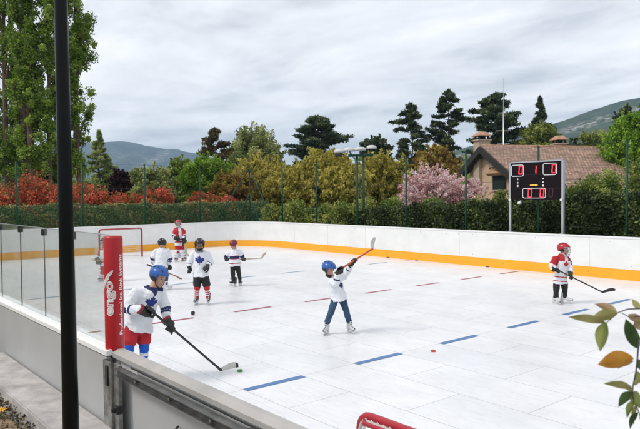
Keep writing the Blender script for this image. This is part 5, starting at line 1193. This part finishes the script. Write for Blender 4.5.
gl = [('light green bush above the hedge below the willow', 296, 199, 44, 34.5, 'shrub'), ('green bush right of the lamp posts', 350, 197, 44, 31.5, 'shrub'), ('yellow green bush behind the hedge left of the cherry', 395, 198, 36, 31.5, 'mid'),
      ('pale leafy bush right of the scoreboard', 583, 170, 48, 30.5, 'shrub'), ('tall flecked bush right of the house roof', 612, 166, 46, 31, 'mid'), ('green bush at the right edge of the photo', 640, 158, 46, 29.5, 'shrub'), ('olive bush under the gable wall', 500, 188, 34, 33, 'shrub'),
      ('pale grassy green bush under the braced fence corner', 272, 203, 34, 36, 'shrub'), ('low pale bush just left of the lamp posts', 325, 201, 40, 33.5, 'shrub'), ('low green bush below the pink blossom', 440, 196, 44, 31.2, 'mid'), ('green bush directly behind the scoreboard', 536, 184, 50, 31, 'mid'), ('olive bush between cherry and gable', 472, 193, 40, 31.5, 'shrub'), ('light bush low between scoreboard and right fence post', 598, 186, 44, 29.8, 'shrub')]
for i, (lb, px, yt, w_, D, lf) in enumerate(gl):
    shrub('green_bush', lb, px, D, yt, w_, lf, 70 + i, 130, 90, group='green bushes behind the far hedge')

def hedge(name, label, p0, p1, thick, h, leaf, n, ls, topf=None, rgh=1.0):
    """clipped hedge: leaves through a long block with an uneven top, over a woody core"""
    root = empty(name, ((p0[0] + p1[0]) / 2, (p0[1] + p1[1]) / 2, -0.3)); tag(root, label, 'hedge'); o_ = np.array(root.location)
    p0, p1 = np.array(p0, float), np.array(p1, float); d = p1 - p0; Lh = np.linalg.norm(d); t_ = d / Lh; nrm = np.array([-t_[1], t_[0]])
    u = RNG.random(n); v = np.sign(RNG.random(n) - .5) * RNG.random(n) ** .35; w_ = RNG.random(n) ** .8
    hh = np.array([h * (1 + rgh * (0.10 * noise.noise(Vector((a * Lh * .55, 1, 0))) + .08 * noise.noise(Vector((a * Lh * 2.2, 4, 0))) + .05 * noise.noise(Vector((a * Lh * 6, 7, 0))))) + (topf(a) if topf else 0) for a in np.linspace(0, 1, 400)])
    H_ = np.interp(u, np.linspace(0, 1, 400), hh)
    bul = np.array([1 + .25 * noise.noise(Vector((a * Lh * 1.3, 9, 0))) for a in np.linspace(0, 1, 400)]); B_ = np.interp(u, np.linspace(0, 1, 400), bul)
    P_ = np.empty((n, 3)); xy = p0[None] + u[:, None] * d[None] + nrm[None] * (v * thick * .5 * B_ * np.where(w_ > .85, .8, 1))[:, None]
    P_[:, :2] = xy; P_[:, 2] = w_ * H_ + RNG.normal(size=n) * .04; P_ -= np.array([o_[0], o_[1], 0])[None]
    cell = np.sin(u * Lh * 3.1 + 2 * np.sin(w_ * 7)) * .5 + .5; t = .2 + .6 * cell * RNG.random(n) + .25 * RNG.random(n)
    leaf_mesh('foliage', P_, ls, t, LM[leaf], 1.5, parent=root)
    b = MB(); c0 = p0 - o_[:2]; c1 = p1 - o_[:2]
    k = int(Lh / .8)
    for i in range(k):
        q = c0 + (c1 - c0) * (i + .5) / k; b.tube([(q[0], q[1], 0), (q[0] + random.uniform(-.1, .1), q[1] + random.uniform(-.1, .1), h * .8)], [.06, .03], 5)
        for _ in range(5): 
            a = random.uniform(0, 6.28); z = random.uniform(.3, h * .6); b.tube([(q[0], q[1], z), (q[0] + math.cos(a) * .4, q[1] + math.sin(a) * .4, z + .4)], [.03, .01], 4)
    b.build('stems', M['bark'], root)
hedge('clipped_hedge', 'mixed green and reddish clipped hedge behind the left end boards', (-31.0, -2), (-31.0, 21.5), 1.1, 2.42, 'hedgemix', 170000, 0.07)
hedge('dark_hedge', 'long dark green hedge behind the far boards and scoreboard', (-30.5, 21.6), (0.5, 20.9), 1.3, 2.40, 'hedge', 230000, 0.07, topf=lambda a: -0.62 + .92 * min(1, max(0, (a - .12) / .5)), rgh=2.2)
# distant wood as one mass
c = []
for i in range(420):
    px = random.uniform(-150, 820); D = random.uniform(120, 260); zt = zat(px, random.uniform(168, 180), D); p = spot(px, D, 0); c.append((p[0], p[1], random.uniform(.1, 1) * zt * .8))
P_, t = clumps(np.array(c), np.full(len(c), 5.5), 150, .8); o = leaf_mesh('distant_wood', P_, .8, t, LM['mid']); tag(o, 'distant belt of green woodland below the mountain and hill', 'woodland', kind='stuff')

# ------------------------------------------------------------------ foreground twig with leaves
M['leafstem'] = mat('twig_bark', (0.05, 0.045, 0.06), 0.6)
def bigleaf_mat(name, c0, c1):
    m = mat(name, c0, .42, noise_amt=.2, noise_scale=30); t = m.node_tree; p = t.nodes['Principled BSDF']
    n = t.nodes.new('ShaderNodeTexNoise'); n.inputs['Scale'].default_value = 22; n.inputs['Detail'].default_value = 5; tc_ = t.nodes.new('ShaderNodeTexCoord'); t.links.new(tc_.outputs['Object'], n.inputs[0])
    uv = t.nodes.new('ShaderNodeUVMap'); wv = t.nodes.new('ShaderNodeTexWave'); wv.inputs['Scale'].default_value = 3.2; wv.wave_type = 'BANDS'; wv.bands_direction = 'X'; t.links.new(uv.outputs[0], wv.inputs[0]); wv.inputs['Distortion'].default_value = .4
    r = t.nodes.new('ShaderNodeValToRGB'); r.color_ramp.elements[0].position = .35; r.color_ramp.elements[0].color = (*c0, 1); r.color_ramp.elements[1].position = .65; r.color_ramp.elements[1].color = (*c1, 1); t.links.new(n.outputs[0], r.inputs[0])
    t.links.new(r.outputs[0], p.inputs['Base Color']); bp = t.nodes.new('ShaderNodeBump'); bp.inputs['Strength'].default_value = .35; bp.inputs['Distance'].default_value = .002; t.links.new(wv.outputs[0], bp.inputs['Height']); t.links.new(bp.outputs[0], p.inputs['Normal'])
    tr = t.nodes.new('ShaderNodeBsdfTranslucent'); t.links.new(r.outputs[0], tr.inputs[0]); mx = t.nodes.new('ShaderNodeMixShader'); mx.inputs[0].default_value = .35
    t.links.new(p.outputs[0], mx.inputs[1]); t.links.new(tr.outputs[0], mx.inputs[2]); t.links.new(mx.outputs[0], t.nodes['Material Output'].inputs[0]); return m
GL = {'g': bigleaf_mat('leaf_green', (.16, .22, .04), (.30, .34, .09)), 'o': bigleaf_mat('leaf_orange', (.50, .17, .015), (.62, .34, .04)), 'y': bigleaf_mat('leaf_olive', (.26, .27, .08), (.42, .38, .15)), 'd': bigleaf_mat('leaf_darkgreen', (.03, .07, .015), (.08, .14, .03)), 'p': bigleaf_mat('leaf_bronze', (.40, .26, .15), (.52, .40, .22))}
TD = 1.12
tw = empty('leafy_twig', atd(650, 360, TD)); tag(tw, 'twig with green and one orange leaf hanging into the bottom right foreground', 'twig')
b = MB()
T = lambda x, y, d=0: atd(x, y, TD + d)
def mm(*p): return [T(*q) for q in p]
b.tube(mm((662, 306, .02), (640, 308.5), (628, 309), (618, 312.5, .01), (612, 318, .01), (606, 323, .01)), [.0015, .0013, .0012, .0010, .0009, .0006], 8)
b.tube(mm((668, 320, .03), (650, 318, .02), (640, 316), (629, 317), (622, 313)), [.0015, .0012, .0010, .0009, .0008], 8)
b.tube(mm((662, 300, .03), (650, 325, .01), (639, 340), (637.5, 357), (636, 372), (633, 386), (632.5, 396), (640, 415, .01), (650, 440, .02)), [.0018, .0016, .0015, .0014, .0013, .0012, .0010, .0009, .0008], 8)
o = b.build('stem', M['leafstem'], tw, True); shift(o, tw)
rl = random.Random(5)
def bigleaf(bx_, by_, tx, ty, wpx, m, d0=0, d1=0, curl=.15, face=0.35):
    p0 = Vector(T(bx_, by_, d0)); p1 = Vector(T(tx, ty, d1)); ax = (p1 - p0); Ln = ax.length; ax.normalize(); view = Vector([float(a) for a in fw]); side = ax.cross(view).normalized(); nr = side.cross(ax).normalized()
    side = (side * math.cos(face) + nr * math.sin(face)).normalized(); nr = side.cross(ax).normalized(); w_ = wpx / F * TD / math.cos(face)
    nu_, nv_ = 15, 8; vs = []; uvs = []
    for i in range(nu_ + 1):
        t = i / nu_; wd = w_ * .5 * (math.sin(math.pi * t ** .8) ** .85) * (1 - .25 * max(0, t - .75) / .25); 
        for k in range(nv_ + 1):
            s_ = -1 + 2 * k / nv_; c_ = p0 + ax * Ln * t + nr * (curl * Ln * (t * (1 - t)) * 1.2 - .0) + side * s_ * wd + nr * (abs(s_) ** 1.5 * wd * .38) + nr * .0004 * math.sin(t * 9 + s_ * 2)
            vs.append(c_); uvs.append((t * 2.2 + abs(s_) * -.5, s_))
    fs = [(i * (nv_ + 1) + k, i * (nv_ + 1) + k + 1, (i + 1) * (nv_ + 1) + k + 1, (i + 1) * (nv_ + 1) + k) for i in range(nu_) for k in range(nv_)]
    me = bpy.data.meshes.new('leaf'); me.from_pydata(vs, [], fs); ul = me.uv_layers.new(name='UVMap')
    for l in me.loops: ul.data[l.index].uv = uvs[l.vertex_index]
    bm = bmesh.new(); bm.from_mesh(me); bmesh.ops.remove_doubles(bm, verts=bm.verts, dist=1e-6); bm.to_mesh(me); bm.free()
    me.materials.append(GL[m]); me.polygons.foreach_set('use_smooth', [True] * len(me.polygons)); o = bpy.data.objects.new('leaf', me); COL.objects.link(o); o.parent = tw; shift(o, tw); return o
def shift_fix(): pass
bigleaf(606, 323, 568.5, 317, 8.5, 'y', .01, -.02); bigleaf(617, 312, 594.5, 303.8, 8, 'p', .0, .02, .3); bigleaf(618, 313, 590, 320, 12, 'y', 0, .01, .1, .2)
bigleaf(606.5, 322, 600.2, 351.5, 14.5, 'g', .01, -.01, .1, .1); l_ = bigleaf(634, 358.5, 597.8, 364.5, 18, 'o', 0, -.01, .12, .15); l_['label'] = 'orange yellow leaf'
bigleaf(634, 361, 617.5, 368.5, 6, 'p', .01, .01); bigleaf(638.5, 349, 625.6, 318.5, 12.5, 'd', 0, .0, .1, .2); bigleaf(643, 323, 628, 314.5, 8, 'p', .01, -.01); bigleaf(644, 330, 634, 322, 8, 'p', .02, 0)
bigleaf(633, 389, 603.6, 383.5, 8, 'y', 0, -.01, .15, .5); bigleaf(633, 392, 620, 381.5, 5, 'y', 0, .01); bigleaf(633, 392, 618.3, 406.8, 11, 'd', 0, 0, .1, .2); bigleaf(634, 391, 642, 409, 12, 'g', 0, 0, .1, .2); bigleaf(637, 404, 634, 424, 6, 'y', .0, .01)
bigleaf(636, 371, 646, 385, 9, 'g', .01, .0); bigleaf(645, 300, 660, 322, 12, 'g', .02, .0)
bigleaf(637, 345, 629, 330, 5, 'g', .01, .0, .1, .2); bigleaf(637, 360, 648, 372, 8, 'd', 0, .02, .1, .2); bigleaf(634, 400, 627, 418, 8, 'g', 0, .0, .1, .2); bigleaf(640, 414, 652, 424, 9, 'y', .01, .0, .1, .2); bigleaf(634, 385, 641, 376, 5, 'y', 0, .01, .1, .3); bigleaf(640, 309, 632, 299, 6, 'y', 0, .01, .1, .3); bigleaf(638, 412, 630, 429, 8, 'd', 0, .01, .1, .3)

# ------------------------------------------------------------------ yellow flower at the foot of the ledge + litter
fp = onz(1.0, 411, .50); fo = empty('yellow_flower', (fp[0], fp[1], bankz(fp[0], fp[1]))); tag(fo, 'small yellow flower growing in the soil at the bottom left edge', 'flower')
b = MB(); b.tube([(0, 0, 0), (.01, 0, .08)], .004, 5)
for k in range(4): a = k * 1.6; b.tube([(0, 0, .01), (math.cos(a) * .04, math.sin(a) * .04, .03), (math.cos(a) * .07, math.sin(a) * .07, .015)], [.004, .010, .002], 5, flat=.3)
b.build('stem', LM['shrub'], fo)
b = MB()
for k in range(22):
    a = k * 2.4; r_ = .012 + .028 * (k / 22); z = .10 - .02 * (k / 22); b.tube([(0, 0, .085), (math.cos(a) * r_, math.sin(a) * r_, z), (math.cos(a) * r_ * 1.7, math.sin(a) * r_ * 1.7, z - .004)], [.004, .010, .003], 5, flat=.25)
b.build('blossom', M['petal'], fo)
n = 2600; P_ = np.empty((n, 3)); P_[:, 0] = RNG.uniform(-10, -4, n); P_[:, 1] = 1.585 - RNG.random(n) ** 2.2 * .8; P_[:, 2] = [bankz(a, c_) + .012 for a, c_ in P_[:, :2]]; P_[:, 2] += RNG.random(n) * .10 * (P_[:, 1] > 1.5)
o = leaf_mesh('moss_and_litter', P_, .022, RNG.random(n), leafmat('litter', [(.03, .03, .012), (.12, .085, .04), (.25, .17, .09)], .1), 1.6); tag(o, 'moss and dry litter along the foot of the ledge', 'ground cover', kind='stuff')

# ------------------------------------------------------------------ air
b = MB(); b.box((0, 0, 178.5), (9300, 9300, 360)); 
hz = bpy.data.materials.new('haze_air'); hz.use_nodes = True; t = hz.node_tree; t.nodes.clear(); ou = t.nodes.new('ShaderNodeOutputMaterial'); pv = t.nodes.new('ShaderNodeVolumePrincipled')
pv.inputs['Color'].default_value = (.52, .74, 1.0, 1); pv.inputs['Density'].default_value = .00021; pv.inputs['Anisotropy'].default_value = 0.0; t.links.new(pv.outputs[0], ou.inputs['Volume'])
o = b.build('haze', hz); o['kind'] = 'stuff'

bpy.data.scenes.remove(TMP)
